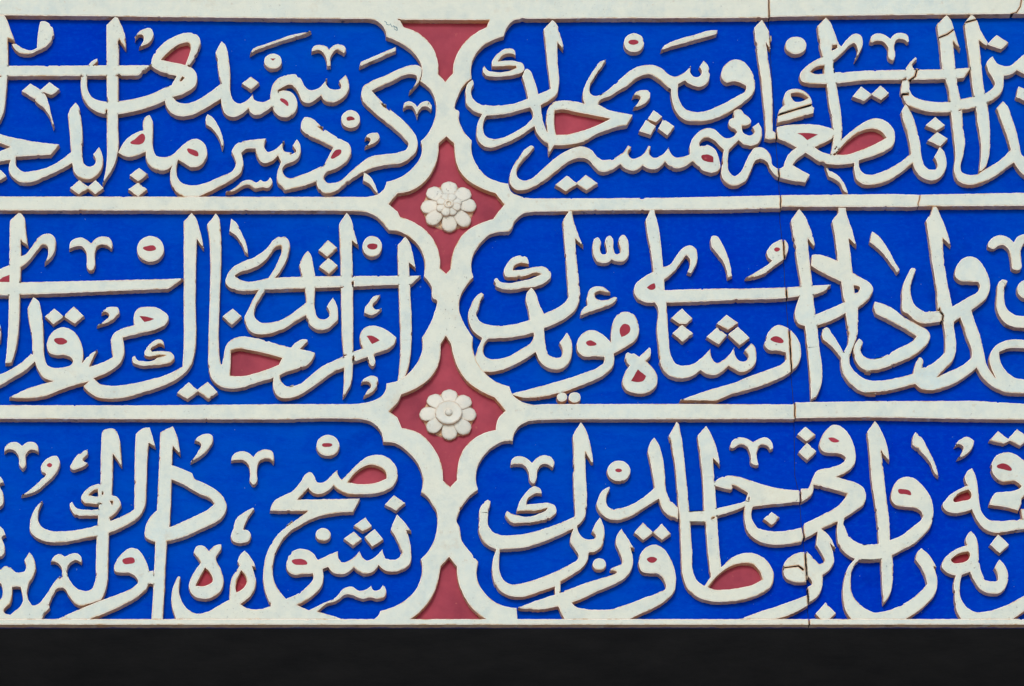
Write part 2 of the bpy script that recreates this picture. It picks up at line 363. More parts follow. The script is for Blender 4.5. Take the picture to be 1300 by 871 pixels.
LETTER_DRAWING = '''
c 1
g word
p A0 -80 118!, 35 118!, 60 165, 90 250, 120 325!, 62 300!, 65 510!, @A1 45 20, 35 110, 5 200!, -80 280!
p A0 -80 518!, 640 515!, 1190 512!, 1160 540!, 1090 597!, 50 602!, -80 602!
p A0 700 530!, 700 510!, 720 485, 770 460!, 770 480!, 740 510!, 740 530!
p A0 840 195!, 905 133!, 932 137!, 965 210, 992 300, 993 385!, 940 310!, 938 500!, @A1 932 200, 925 480, 895 570, 840 660, 808 712!, 838 560, 843 440!
s A0 665 580 50, 663 690 52, 700 785 68, 785 840 95, 900 852 105, 1060 828 100, 1200 788 95, @B0 250 740 96, 300 720 100
p B0 250 780!, 250 690!, 295 670!, 335 600!, 200 560, 132 518!, 150 440, 220 350, 330 280, 430 255, 500 275, 525 320, 500 410, 437 520!, 485 560, 500 610, 480 680, 410 730, 310 765!, 330 790, 390 815, 470 800, 570 745, 690 655!, @B1 700 25!, 560 110, 450 163, 370 172, 290 140, 255 90, 240 20!
n B0 362 638!, 383 602!, 400 615!, 376 638!
h B0 215 470!, 290 395, 380 342, 435 340, 447 370, 435 430, 405 510!
p B0 690 665!, 670 580, 660 500, 645 410!, 690 325!, 720 350, 745 440, 760 560, 765 730, 785 790, 830 815, 885 795, 940 738!, 952 785, 1000 803, 1075 780!, 1080 720, 1105 650, 1170 600, 1240 585, @C0 90 460, 140 500, 165 550, 210 585, 265 575, 345 485!, 345 555, 400 580, 452 568, 435 515!, 490 465!, 512 510, 518 560, 500 615, 440 665, 375 685, 320 665, 295 630!, 250 665, 195 690, 145 670, 125 630, 100 580, 60 545, 0 560, @B0 1135 715!, 1190 800!, @B1 1080 105!, 1040 130, 980 162, 930 150, 905 110!, 850 155, 790 178, 730 160, 700 110, 685 15!
o C0 10 695 100 108
h C0 -27 655, 10 660, 38 690, 38 708, 0 692
g mark
p A0 315 165!, 365 165, 420 230, 415 300, 370 358, 300 396, 240 422, 180 422, 120 390, 90 345!, 130 340!, 170 370, 235 392, 290 375!, 290 340, 300 250
g word
p B1 75 200, 88 178, 125 160!, 145 200, 150 300, 155 430, 180 480, 230 492, 290 480, 350 430, 420 370, 490 345, 550 375, 578 440, 560 520, 500 570, 450 572, 400 545, 350 510!, 335 590, 345 650, 380 695, 440 712, 540 703, 680 645, 780 595, 797 570, 770 450!, 800 395, 840 370, 900 358, 1045 345!, 1030 405, 1050 445, 1100 440, 1140 410, 1190 360!, 1175 400, 1190 445, 1244 460, @C1 50 467, 90 455, 70 400!, 105 350!, 130 390, 135 450, 110 505, 50 537, @B1 1210 545!, 1175 580, 1185 630, 1244 658, @C1 100 645, 200 610, 330 545!, 300 670!, 150 722, 60 743, 0 745, @B1 1180 740, 1135 690, 1130 620, 1162 530!, 1138 480!, 1070 533, 1020 538, 975 490, 960 425!, 870 440, 850 460!, 862 560, 840 620, 790 660, 650 740, 510 806!, 380 806!, 325 755, 290 690, 285 620, 300 560!, 280 580, 220 600, 170 590, 110 540, 90 450!, 30 478, @A1 1020 492, 960 475, 930 455!, 945 430, 980 370, 1050 310, 1132 278!
h A1 1030 385, 1060 355, 1138 315, 1145 345, 1135 375, 1050 392
h B1 420 430, 460 432, 510 465, 510 482, 460 475, 425 450
p C0 612 610, 630 555, 680 520, 800 470, 930 410, 1010 387, 1060 388, 1095 410!, 1078 500, 990 605!, 1035 465, 1000 460, 850 520, 695 590!, 830 725, @C1 840 112, 960 215, 1030 295, 1060 370, 1050 440, 1000 500, 930 540, 800 557, 700 580, 640 605, 560 650, 480 710, 400 765, 330 780, 280 750, 258 690, 262 640!, 320 550!, 390 415!, 300 370, 150 285, 135 265!, 145 205, 165 175!, 190 175, 330 275, 450 350, 520 390, 535 440, 510 510, 420 580, 330 625, 318 655, 340 690, 395 695, 450 675, 520 615, 600 545, 680 490, 780 470, 900 455, 975 420, 985 400, 940 330, 850 250, 700 125, 620 35
n C0 765 688!, 838 722!, 834 745!, 790 716!
n C1 272 250!, 330 266!, 318 287!
h C1 375 505, 385 470, 420 435, 455 440, 455 460, 420 490
g mark
p C0 220 280!, 235 240, 290 225, 340 240, 360 262!, 390 232, 440 222, 485 240, 493 265, 475 295!, 450 275, 410 272, 382 300, 372 395!, 345 395!, 325 310, 295 272, 250 270
g mark
p C0 948 730!, 950 690, 985 672, 1030 685, 1055 715!, 1090 680, 1140 670, 1170 700, 1165 740!, 1130 715, 1090 720, 1070 745, 1055 800!, 1040 750, 1010 710, 975 710
g mark
p B0 915 422!, 940 378!, 1244 272!, @C0 218 118!, 170 142!, 0 193!, @B0 960 395!
g mark
p C0 597 400!, 610 360!, 890 240!, 885 275!
g dot
o B0 1098 480 70 62
h B0 1075 460!, 1120 460!, 1097 478!
g dot
o C1 530 190 75 72
h C1 497 185, 550 178, 562 190, 530 203, 500 200
g mark
p B0 8 310!, 30 255, 80 222, 130 218, 155 260, 145 300, 40 370!, 75 305, 70 275, 40 270
g mark
p C1 640 345!, 660 315, 710 298, 750 305, 760 330, 735 365, 640 412!, 680 370, 685 345, 665 335
g mark
p C1 632 610!, 680 640, 720 700, 750 785!, 720 760, 680 705, 628 680!
g mark
p B1 580 150!, 620 175, 670 250, 700 330, 708 390, 698 425!, 680 360, 640 290, 570 232!, 565 190
g dot
p B0 850 655!, 925 600!, 990 650!, 925 705!
g dot
p A1 1020 635!, 1100 573!, 1170 630!, 1090 682!
g dot
p A1 1010 745!, 1090 693!, 1165 745!, 1090 806!
g mark
p B1 722 768!, 800 730, 850 685, 920 668, 970 690, 1000 670, 1030 685, 1075 648!, 1095 690, 1060 735, 1010 730, 960 740, 900 710, 850 725, 790 760
g dot
p A0 170 715!, 240 655!, 320 705!, 390 645!, 470 700!, 410 752!, 345 725!, 270 780!
p A0 275 790!, 310 725, 340 730, 385 820, @A1 410 180, 425 230, 420 260!, 400 190, 350 110, 290 60
g word
p A1 535 155!, 560 100, 597 60!, 622 90, 640 180, 652 330, 650 480, 662 540, 695 565, 735 558, 752 535, 735 470!, 782 410!, 805 460, 808 560, 770 630, 700 668, 630 655, 585 610, 570 540!, 480 590, 350 650, 250 690, 160 690, 100 650, 68 590, 82 515!, -80 535!, -80 475!, 80 412!, -80 350!, -80 285!, 100 335, 470 392!, 400 475!, 125 490!, 130 560, 180 603, 260 600, 400 560, 500 500, 560 452!, 548 280
g dot
p A1 550 735!, 625 670!, 695 720!, 755 670!, 820 735!, 750 785!, 695 740!, 620 785!
g dot
p A1 -60 620!, 5 590!, 52 640!, 5 675!, -40 660!
c 3
g word
p D0 75 125!, 152 55!, 180 80, 205 200, 220 320!, 165 285!, 165 405!, 190 395, 250 330, 300 260, 350 228, 400 228, 435 260, 440 320, 420 390, 350 460!, 380 370, 370 325, 340 315, 300 350, 240 430, 165 495!, 160 610, @D1 157 10, 152 160, 130 370, 90 500!, 40 505!, 60 300, 68 0, @D0 72 500
p D0 90 465!, -80 540!, -80 715!, 90 715!
h D0 -80 610!, -20 600, 30 570, 75 553!, 75 610!
p D0 60 612!, 1244 585!, @E0 325 580!, 285 610, 205 665!, 0 672, @D0 700 690, 60 715!
p D1 215 70!, 262 -20!, 300 5, 325 90, 340 200, 345 350, 352 450, 378 520, 430 540, 500 535, 560 515, 577 490, 550 455, 510 440, 440 440, 390 420, 370 380, 380 310, 420 250, 480 220, 540 225, 600 270, 640 340, 657 420, 650 500!, 690 450, 770 395!, 740 450, 705 530!, 800 500, 890 455!, 873 320!, 905 260, 940 240, 1060 203!, 1058 120, 1090 70, 1150 58, 1244 65, @E1 160 85, 212 140, 190 195, 130 230, 0 265, @D1 970 302!, 975 450, 950 500, 900 545, 740 622!, 790 665, 880 680, 1000 670, 1244 615, @E1 150 608, 320 530!, 328 400, 330 0, @E0 330 130!, 395 62!, 420 90, 460 200, 490 345!, 435 270!, 430 400, @E1 425 0, 415 430, 398 500, 360 560, 290 620, 150 690, 0 738, @D1 1050 760, 900 785, 780 775, 705 735, 655 685!, 700 650!, 600 675, 480 715, 360 762, 70 775!, 200 710, 420 645!, 350 620, 300 560, 275 490!, 200 560, 100 620, 0 680, -80 720!, -80 600!, 0 588, 120 530, 255 420!, 250 300, 225 150
h D1 428 315, 460 305, 510 312, 532 335, 510 352, 450 350
h D1 1100 132!, 1150 135, 1218 155!, 1180 170, 1140 180!
p D1 -60 180!, 0 200, 8 260, 0 330!, -60 330!
g mark
p D0 548 345!, 550 300, 590 262, 640 255, 690 275, 718 300!, 760 260, 810 245, 860 255, 888 300, 880 345!, 845 320, 800 310, 765 330, 750 380, 748 480, 735 510, 712 518, 690 500, 685 420, 675 360, 640 325, 600 325, 570 335
g dot
o D0 1188 345 107 103
h D0 1128 340, 1160 325, 1225 328, 1232 345, 1200 362, 1150 358
g dot
p D1 355 130!, 430 68!, 500 128!, 582 50!, 665 128!, 590 190!, 505 135!, 420 195!
g mark
p D1 800 105!, 830 70, 890 55, 935 65, 942 95, 920 130, 765 205!, 830 160, 860 125, 845 100
g mark
p E1 20 435, 30 390, 70 345, 120 312, 160 320, 178 365!, 150 350, 100 365, 70 395, 80 410!, 180 405, 240 420, 258 455, 235 490, 170 510, 60 520, 0 522, @D1 1090 515, 1050 495, 1042 460, 1065 445!, 1085 475, 1120 482, 1200 482, @E1 130 455, 185 440!, 120 440, 50 448
g dot
p E1 275 735!, 370 650!, 440 710!, 520 645!, 600 730!, 525 785!, 445 725!, 362 785!
g word
p E0 515 155!, 585 65!, 605 90, 622 190, 628 400, @E1 615 0, 612 400, 620 480, 632 510!, 650 420, 665 360, 720 310, 790 290, 850 295, 950 315, 1100 360, 1180 380!, 1225 332, @F1 150 314, 190 322, 170 350, 130 390!, 180 400, 250 418!, 230 470, 190 515, 100 550, 0 583, @E1 1090 600!, 1105 650, 1150 685, 1200 680, @F1 60 685, 120 670, 200 610, 300 530, 400 480, 465 450, 550 412, 625 385!, 605 330, 602 280, 625 235, 690 205, 760 215, 830 250, 890 300!, 880 340, 830 390, 760 415, 720 432, 725 500, 700 528, 680 510, 665 455!, 550 495!, 475 540!, 400 570, 300 640, 200 710, 100 765, 30 780, @E1 1100 778, 1060 750, 1035 680, 1040 620!, 900 660, 780 698, 680 703, 600 675, 550 620, 527 540, 525 400, 535 0, @E0 540 400, 530 250
h E1 705 405!, 760 388, 850 400, 1108 462!, 1080 515!, 900 580, 800 603, 697 600!, 702 500
h F1 655 290!, 680 285, 760 325!, 700 352!
p F0 437 150!, 497 60!, 520 85, 560 210, 592 325!, 540 280!, 547 560, @F1 550 300, 548 520, 525 680, 470 770!, 475 500, 462 300, @F0 452 640, 448 400
p E0 660 605, 670 560, 715 495, 790 450, 900 405, 980 345, 1040 275, 1090 248, 1140 255, 1168 300, 1160 380, 1120 480, 1055 573!, @F0 0 570, 900 558, 1085 557!, 1000 632!, 905 632, 450 650, @E0 980 668, 740 670, 690 650
n E0 738 560, 760 540, 850 510, 950 460, 1020 380, 1065 328, 1100 325, 1105 350, 1080 430, 1000 575!, 760 578
p E0 925 665!, 880 740, 822 860, @E1 813 130, 822 190, 850 243, 900 272, 980 275, 1100 240, @F1 0 233, 90 175, 178 125!, 190 170, 230 220, 290 243, 350 230, 400 190, 430 160!, 430 100, 425 60, 390 -20!, 340 55!, 360 120, 340 150, 300 155, 265 130, 250 80, @F0 250 650, 250 570, 235 470, 215 390, 190 360!, 150 410, 125 465!, 145 570, 165 650, 178 770!, 100 830, @F1 50 120, @E1 1100 160, 1000 183, 930 175, 890 130, 890 80, 940 -20, @E0 980 660!
p F0 900 315!, 962 248!, 990 285, 1025 400, 1045 500!, 990 455!, 1000 640, @F1 1003 430, 990 520, 960 610!, 935 650!, 900 650!, 915 520, 912 0, @F0 905 560
g dot
p F0 275 355!, 350 272!, 425 335!, 345 408!
g dot
p F0 280 485!, 355 414!, 430 475!, 360 545!
g dot
o F0 700 325 78 83
h F0 660 325, 700 305, 742 320, 735 340, 690 350
g mark
p F0 638 850!, 640 820, 670 770, 720 715, 765 708!, 740 745, 705 790, 715 815, 778 812!, 740 850, @F1 690 122, 650 110
g mark
p F1 612 660!, 640 620, 690 600, 740 612, 748 655, 720 710, 630 765!, 665 715, 690 680, 670 650, 645 648
g mark
p E0 705 105!, 740 130, 790 220, 830 320, 838 385!, 815 370!, 790 310, 740 240, 690 205!
g dot
p E1 635 132!, 720 67!, 790 130!, 712 200!
c 5
g word
p G0 800 140!, 815 100, 860 85, 910 92, 935 140, 955 260, 960 385!, 892 285!, 885 560, 882 610!, 930 630, 955 680, 935 725, 865 790!, 875 815!, 960 780, 1060 725!, 1060 560, 1070 130!, 1150 78, 1185 78!, 1228 230!, 1175 200!, 1165 300, 1155 560, 1140 710, 1090 790, 1000 850, @G1 860 165!, 855 350, 845 560, 825 640, 795 695!, 640 745!, 590 718, 540 655, 500 600, 460 600, 420 650, 380 740, 340 810!, 310 720!, 380 630, 430 550, 480 500!, 535 500!, 560 550, 600 595, 660 620, 720 610, 745 560, 755 400, 762 200, 775 0, @G0 790 560, 795 300
p G1 238 150, 235 80, 260 0, 300 -60, 335 -90!, 310 -30, 300 50, 320 105, 380 140, 500 150, 640 135, 785 98!, 785 185!, 640 213, 500 238, 400 238, 310 215, 260 180
p G0 550 680!, 570 665!, 610 715, 680 725, 790 720!, 790 773!, 690 775, 590 765, 560 730
p G0 640 640, 660 590, 720 540, 810 518!, 810 680!, 720 680, 660 668
n G0 700 612!, 730 580, 770 566!, 776 622!, 740 620
p G1 400 395!, 430 345, 470 330, 510 350!, 560 330, 610 325, 645 360, 640 400!, 600 380, 555 400, 530 450, 540 510!, 480 510!, 490 460, 460 405, 430 390
p G1 -60 480!, 0 455, 40 425, 80 435, 130 475, 190 470!, 205 430, 190 380!, 230 315!, 265 360, 280 430, 260 510, 230 560!, 215 620, 230 700, 260 735, 310 720!, 345 720!, 390 740, 350 800, 330 850!, -60 850!, -60 700!, 0 690, 20 640, 0 560, -60 520!
n G0 868 660!, 890 658!, 886 690!
n G1 95 590!, 160 590!, 168 730, 110 785, 80 810!, 30 785, 80 720
p G1 900 430, 920 380, 980 310, 1030 282, 1090 295, 1140 360, 1175 450, 1180 520, 1165 590, 1110 650, 1000 720, 850 790, 700 850!, 440 850!, 640 760, 800 695, 950 640, 1060 585, 1090 550, 1070 510, 1020 480, 950 480, 905 465
h G1 965 385, 1000 362, 1060 370, 1065 390, 1020 410, 975 405
p G1 1160 465!, 1215 460!, 1215 570!, 1160 570!
p H0 145 115!, 245 65!, 270 120, 305 290!, 245 225!, 237 375!, 300 395, 400 440!, 410 470, 500 520, 580 565, 640 620, 670 690, 655 760, 580 830, @H1 500 120, 350 190, 200 232!, 190 380, 180 600, 165 850!, 75 850!, 90 600, 100 400, 105 235!, 60 220, 25 190, 25 130, 45 70, 80 20, 118 -15!, @H0 120 700, 130 480, 140 250
n H0 235 490!, 330 530, 450 600, 550 650, 572 680!, 540 710, 400 785, 220 865!, 228 700
g word
p G1 -60 100!, 0 110, 45 180!, 20 190, 35 260, 30 330, -60 370!
g mark
p G0 -60 470!, 0 465, 30 510!, 0 520, 22 590, 15 690, -60 720!
g mark
p G0 32 270!, 45 220, 90 192, 140 195, 172 220!, 210 195, 250 188, 295 215, 302 270!, 270 255, 235 255, 205 290, 200 380, 180 405!, 155 380, 145 300, 115 260, 70 250
g mark
p G0 320 390, 340 350, 400 305, 445 298!, 470 330, 465 390, 430 450, 370 510, 300 570, 165 615!, 230 570, 320 490, 360 440, 330 425
h G0 370 375, 390 358, 412 375, 390 392
g mark
p G0 555 395, 570 350, 640 270, 690 250!, 690 285, 655 335, 695 355!, 660 385, 610 405, 570 410
g mark
p H0 415 180!, 460 140, 515 125, 560 145, 562 180, 530 240, 385 350!, 440 270, 465 205, 450 190
g mark
p H0 705 340!, 715 300, 760 268, 810 265, 855 285, 880 310!, 920 265, 975 248, 1025 260, 1045 310, 1040 355!, 1010 325, 960 325, 925 350, 910 420, 905 510, 885 530, 860 510, 855 430, 840 370, 800 335, 750 335
g mark
p H0 725 850!, 745 800, 800 750, 880 708!, 890 720!, 850 770, 815 840, @H1 800 135!, 845 145, 862 180, 850 220, 800 243, 740 238, 705 210, 705 175, 725 130!
g letter
p H1 408 320!, 440 265, 475 262, 530 305!, 600 255, 628 255!, 625 290, 585 360, 620 440, 645 530, 635 600, 580 660, 480 685, 410 660, 372 600, 380 540, 420 460, 465 400!, 440 360
h H1 425 580!, 460 510, 500 440!, 540 480, 557 545, 500 580
g word
p H1 285 505!, 305 510!, 295 620, 320 710, 370 770, 430 800, 520 785, 600 740, 692 690!, 693 620, 705 530, 765 430, 770 420!, 755 390!, 770 345, 812 303!, 850 340, 900 435!, 870 425!, 885 470, 902 540, 885 620, 780 725!, 820 752, 900 767, 1020 740!, 985 660, 960 550, 962 430, 1000 290, 1070 180, 1160 100, @I1 80 65, @I0 30 850, 150 770, 190 738!, 0 738, @H0 1012 735!, 1035 670, 1070 640, @I0 20 605, 70 580, 130 510, 180 440, 215 430, 245 465, 265 505, 300 515, 340 495, 380 450, 425 412!, 435 460, 460 490!, 520 430, 600 350, 680 300, 760 293, 840 325, 890 390, 902 450, 880 520, 820 570, 720 600, 600 605, 500 600, 440 575, 395 535!, 330 590, 260 605, 215 580, 195 555!, 110 647!, 605 638!, 550 745!, 400 757, 250 790, 110 862, @I1 60 145, 0 208, @H1 1060 310, 1035 420, 1040 520, 1080 610, 1140 682!, @I1 100 650, 200 570, 235 520, 230 485!, 150 490, 80 495, 30 460, 22 400, 50 330, 110 290, 170 290, 230 320, 270 378!, 340 345, 430 305!, 440 370, 470 395, 520 380, 600 303!, 620 350, 660 380, 710 360, 780 290!, 810 360, 860 375, 910 360, 925 320, 900 230, 845 140!, 875 60, 895 15!, 940 60, 1010 155!, 970 140!, 995 220, 1008 320, 1000 400, 950 450, 870 470, 800 460, 750 420!, 700 475, 640 485, 580 460, 555 435!, 500 480, 430 490, 380 470, 350 435!, 310 450!, 315 520, 290 600, 230 660, 110 735!, 200 775!, 320 715, 400 680, 490 595, 530 585, 600 620, 650 610, 695 575!, 710 615, 745 615, 785 570!, 812 620, 800 665, 750 685, 690 675, 620 685, 540 655, 500 650, 420 700, 340 725, 270 785!, 400 820!, 480 850!, @H1 270 850!, 250 790, 232 690, 250 580
h H1 742 610, 745 560, 785 460!, 815 500, 828 545, 800 600, 750 632!
h I1 65 390, 110 370, 180 390, 188 405, 140 418, 80 408
h I0 510 510!, 560 440, 620 395, 690 373, 760 390, 805 430, 812 480!, 740 510, 620 525
g dot
o I0 350 218 92 85
h I0 303 215, 345 200, 385 215, 345 232
g dot
o I1 313 175 60 52
g dot
p I1 553 105!, 645 40!, 700 110!, 625 150!
g dot
p I1 475 208!, 555 150!, 618 208!, 550 265!
g dot
p I1 640 195!, 720 130!, 790 215!, 700 272!
g dot
p I0 798 685!, 872 610!, 962 672!, 888 735!
c 2
g word
p J0 685 165!, 755 92!, 785 120, 820 220, 850 340!, 795 270!, 797 420, 805 620, 790 680, 740 725, 665 765!, 675 860, @J1 690 240, 718 297!, 705 180, 715 120, 760 60, 830 45, 920 50, 1010 70!, @J0 995 720, 997 660, 1020 590, 1080 490, 1130 425, 1180 405!, 1150 455, 1090 540, 1050 620, 1060 680, 1110 692, 1170 670, @K0 20 685, 80 640, 180 550, 270 480, 360 450, 440 450, 500 475, 550 520, 600 540, 650 525, 730 455!, 730 520, 760 545, 800 535, 815 510, 795 465!, 830 412!, 865 455, 878 530, 860 590, 800 622, 740 612, 680 572!, 630 602!, 628 680, 650 750, 690 800, 760 820, 850 810, 950 770, 1100 690, 1160 650, 1165 615!, 1080 580, 1000 585, 970 550, 968 510, 1000 445, 1070 405, 1130 415, 1190 470, 1230 550, 1235 630, 1215 680, 1150 740, 1050 810, @K1 950 178, 850 205, 760 210, 680 200, 620 150, 585 70, @K0 572 680, 570 640!, 540 620, 480 570, 400 525, 330 538, 230 610, 100 690, 0 750, @J0 1120 762!, @J1 1200 120!, @K1 270 160!, 225 240!, 100 268, 0 305, @J1 1000 370, 860 398, 770 400!, 725 470!, 720 390!, 660 340, 625 290, 612 247!, 540 300, 440 358, 340 400, 260 420, 200 400, 160 340, 155 270, 175 195, 200 155!, 120 120, 80 80, 68 0, @J0 68 640, 90 590, 125 565!, 135 590, 115 640, 120 700, 160 745, 240 765, 370 765, 480 745, 560 715!, 545 640, 515 540!, 560 480, 575 490, 610 560, 645 680!, 740 635!, 725 520, 700 300
n J1 235 165!, 210 220, 212 290, 240 335, 290 348, 370 335, 470 285, 560 225, 597 180, 595 130, 578 100!, 480 130, 370 155
h J1 775 125!, 830 118, 950 140, 1210 190!, 1120 235, 950 295, 850 315, 785 315!, 770 220
g dot
p J1 775 710!, 870 635!, 945 692!, 1020 628!, 1115 697!, 1025 755!, 950 705!, 860 762!
g mark
p J0 205 490, 205 475, 220 452!, 245 488, 290 500, 400 495, 470 470!, 465 455!, 360 458!, 280 458!, 275 430, 285 400, 330 350, 400 315, 450 325, 465 375!, 440 360, 390 360, 340 395, 325 420!, 480 420, 525 440, 535 480, 510 510, 460 525, 370 540, 280 540, 225 525
g dot
o K0 280 272 80 77
h K0 235 268, 275 250, 315 268, 275 290
g mark
p K0 490 335!, 520 290!, 560 270, 750 210, 900 172, 942 172!, 930 205!, 750 255, 570 305!
g mark
p K0 265 700!, 290 665, 350 645, 400 655, 410 690, 380 740, 275 785!, 320 730, 330 700, 300 685
g dot
p K1 385 190!, 435 118!, 505 170!, 455 218!
g dot
p K1 318 285!, 375 197!, 452 247!, 410 318!
g dot
p K1 470 265!, 512 187!, 600 245!, 545 322!
g word
p J1 415 640, 440 570, 490 490, 550 420, 590 400, 612 412!, 580 450, 510 530, 475 590, 480 650, 520 675, 580 665, 650 610, 750 520, 850 450, 930 415, 1010 410, 1070 440, 1110 490, 1160 515, @K1 60 512, 110 505, 170 470, 235 400!, 260 412!, 235 470, 260 500, 320 490, 395 402!, 412 410!, 405 470, 430 495, 490 480, 555 410!, 570 460, 600 490, 660 490, 722 470!, 725 380, 765 315, 840 265, 910 270, 960 310, 1000 340, 1050 335, 1092 295!, 1075 270!, 1030 240, 1030 200, 1065 180!, 1070 130, 1110 112, 1150 150!, 1190 180, 1205 215, 1180 238, 1135 245!, 1145 300, 1190 320, @L1 170 300, 155 255!, 207 218!, 230 270, 232 330, 210 375, 150 402, 90 392, 50 360!, @K1 1030 435!, 1022 530, 1030 600, 1072 640, 1115 615, 1160 530, @L1 140 460, 165 425, 220 413, 270 435, 305 490, 322 560, 360 580, 405 565!, 420 510, 450 460, 505 415!, 430 378, 350 345!, 348 255!, 420 240, 520 232, 620 232, 720 245, 795 272!, 800 300!, 790 340, 740 372, 650 415!, 720 455, 780 470!, 860 355!, 920 300, 1000 240, 1080 195, 1150 185, @M1 150 205, 205 255, 228 330, 210 400, 140 448, 50 485, @L1 1000 518!, 1005 580, 1040 620, 1100 630, @M1 100 615, 220 560, 350 465!, 330 330, 290 200, 275 130!, 310 70!, 350 130, 400 270, 425 380, 440 500, 465 565, 510 590, 555 580, 560 550, 535 490!, 580 410!, 615 450, 632 510, 632 570, 610 620, 560 668, 500 676, 430 648, 390 600, 365 540!, 250 630, 150 688, 60 708, @L1 1040 708, 985 675, 965 620, 960 540!, 850 553, 770 550, 690 530, 610 480, 575 460!, 500 520, 475 553!, 520 580, 612 630!, 575 693!, 480 680, 330 628, 300 590, 270 530, 230 510, 190 515, 150 590, 100 680, 50 712, 0 718, @K1 1000 690, 970 640, 972 560, 988 435!, 960 410, 910 360, 870 340, 820 350, 795 385!, 800 405!, 860 395, 920 430, 945 480, 945 600, 900 615, 840 605, 780 560, 742 525!, 660 575, 590 578, 545 550, 525 530!, 480 575, 410 590, 350 560!, 290 598, 220 590, 170 550!, 100 595, 30 610, @J1 1120 600, 1080 560, 1030 510, 960 500, 900 520, 800 590, 700 670, 600 730, 520 755, 450 740, 420 700
h K1 810 490, 850 472, 905 490!, 908 535!, 860 530, 815 505
h L1 510 305!, 600 303, 675 315!, 590 360!, 550 325
h L1 815 470!, 870 400, 960 320, 1050 275, 1120 270, 1180 295, 1215 340!, 1120 390, 1000 440, 900 470
p L0 670 140!, 738 70!, 770 105, 810 200, 850 290, 860 300!, 920 230, 970 198, 1010 210, 1030 270, 1010 340, 965 415!, 980 300, 960 275, 930 290, 870 350, 800 410!, 805 510, 825 620, @L1 860 170, 868 300, 860 360!, 830 450, 790 480!, 775 470!, 795 330, 790 230, 760 60, @L0 740 580, 708 385!, 690 300
n L0 785 335!, 790 292!, 825 290!, 830 312!
p L0 715 380!, 620 430, 560 480, 530 530, 545 575, 600 595, 700 600, 820 595!, @M0 0 572, 300 568, 600 562, 715 557, 770 550!, 822 480!, 820 470!, 610 480, 300 485, 0 492!, @L0 805 507!, 795 400!
n L0 615 502!, 660 465, 720 452!, 720 516!, 640 514
p M0 305 490!, 325 450, 390 385!, 400 400!, 365 460, 395 490!, 385 540, 340 570!, 340 630, 325 680, 280 680, 275 620, 285 565!, 310 560!
p M0 285 690!, 290 660!, 340 640!, 370 690, 430 720, 520 738, 640 738, 740 718, 850 695, 960 660, 1000 625, 1015 600, 1000 560, 960 490, 945 440!, 975 395, 1000 378!, 1030 430, 1080 455, 1140 450, 1190 410, 1244 365, 1300 320!, 1300 520!, 1244 520, 1190 490!, 1150 520, 1085 535!, 1085 600, 1070 660, 1020 710, 960 745, 860 785, 750 805, 600 825, 500 820, 400 795, 320 760
p M0 555 130!, 635 50!, 660 80, 700 190, 742 330!, 685 260!, 692 340, 705 480, 730 650, @M1 750 60, 765 250, 780 380, 765 480, 745 560, 755 610, 800 630, 880 625!, 950 580, 1050 520, 1140 430!, 1110 330, 1070 220, 1028 105!, 1078 48!, 1110 80, 1150 180, 1190 300, 1210 400, 1235 480, 1310 500!, 1310 660!, 1244 635, 1200 590, 1165 535!, 1090 590, 970 668, 870 705, 770 705, 712 668, 692 600, 702 480, 690 350, 665 130, @M0 640 620, 600 480, 580 300
p M0 772 120!, 830 45!, 865 80, 905 180, 960 270!, 950 300!, 890 255!, 905 400, 925 600, @M1 965 130, 978 350, 970 480, 940 570, 910 600!, 890 605!, 905 420, 875 200, 860 80, @M0 840 640, 810 400, 790 250
k M0 560 238 6, 640 207 6, 700 163 6
k M0 775 116 6, 875 88 6
k M0 400 485 7, 385 540 8, 335 575 8
k M0 275 684 9, 330 680 9
g dot
p M0 950 285!, 1030 208!, 1125 270!, 1065 325!
g word
p M0 1180 700!, 1200 615!, 1300 660!, 1300 760!, 1240 730!
g letter
p L0 372 800!, 408 765!, 402 710, 430 655, 490 635, 550 645, 600 680, 628 730!, 630 775!, 645 785!, 640 830!, @L1 500 185, 350 222!, 365 130!
n L0 460 675!, 520 670, 575 690, 600 708!, 540 735, 490 735, 470 710
k L0 345 850 9, 500 800 9, 650 755 9
g letter
p L0 170 155!, 232 90!, 270 150, 295 200, 297 330!, 265 270!, 280 380, 305 560, 318 800, @L1 318 200, 318 285!, 343 300!, 343 350!, 290 355, 255 345!, 262 280!, 245 80, @L0 215 500, 190 330
g dot
o L0 500 293 85 70
g mark
p M0 28 265!, 40 220, 90 197, 140 205, 190 238!, 230 200, 280 192, 325 212, 338 260!, 325 270!, 290 245, 240 250, 222 290, 228 380, 212 415!, 185 400, 165 300, 130 262, 80 258, 45 270
g dot
p L0 945 695!, 1015 615!, 1095 675!, 1170 608!, 1240 670!, 1175 725!, 1100 685!, 1040 735!
g dot
p M1 465 240!, 545 172!, 625 240!, 555 284!
g dot
p M1 480 360!, 560 290!, 645 345!, 585 405!
g mark
p L1 730 560!, 760 585, 850 650, 890 710, 915 780!, 880 760, 850 700, 760 645!
c 4
g word
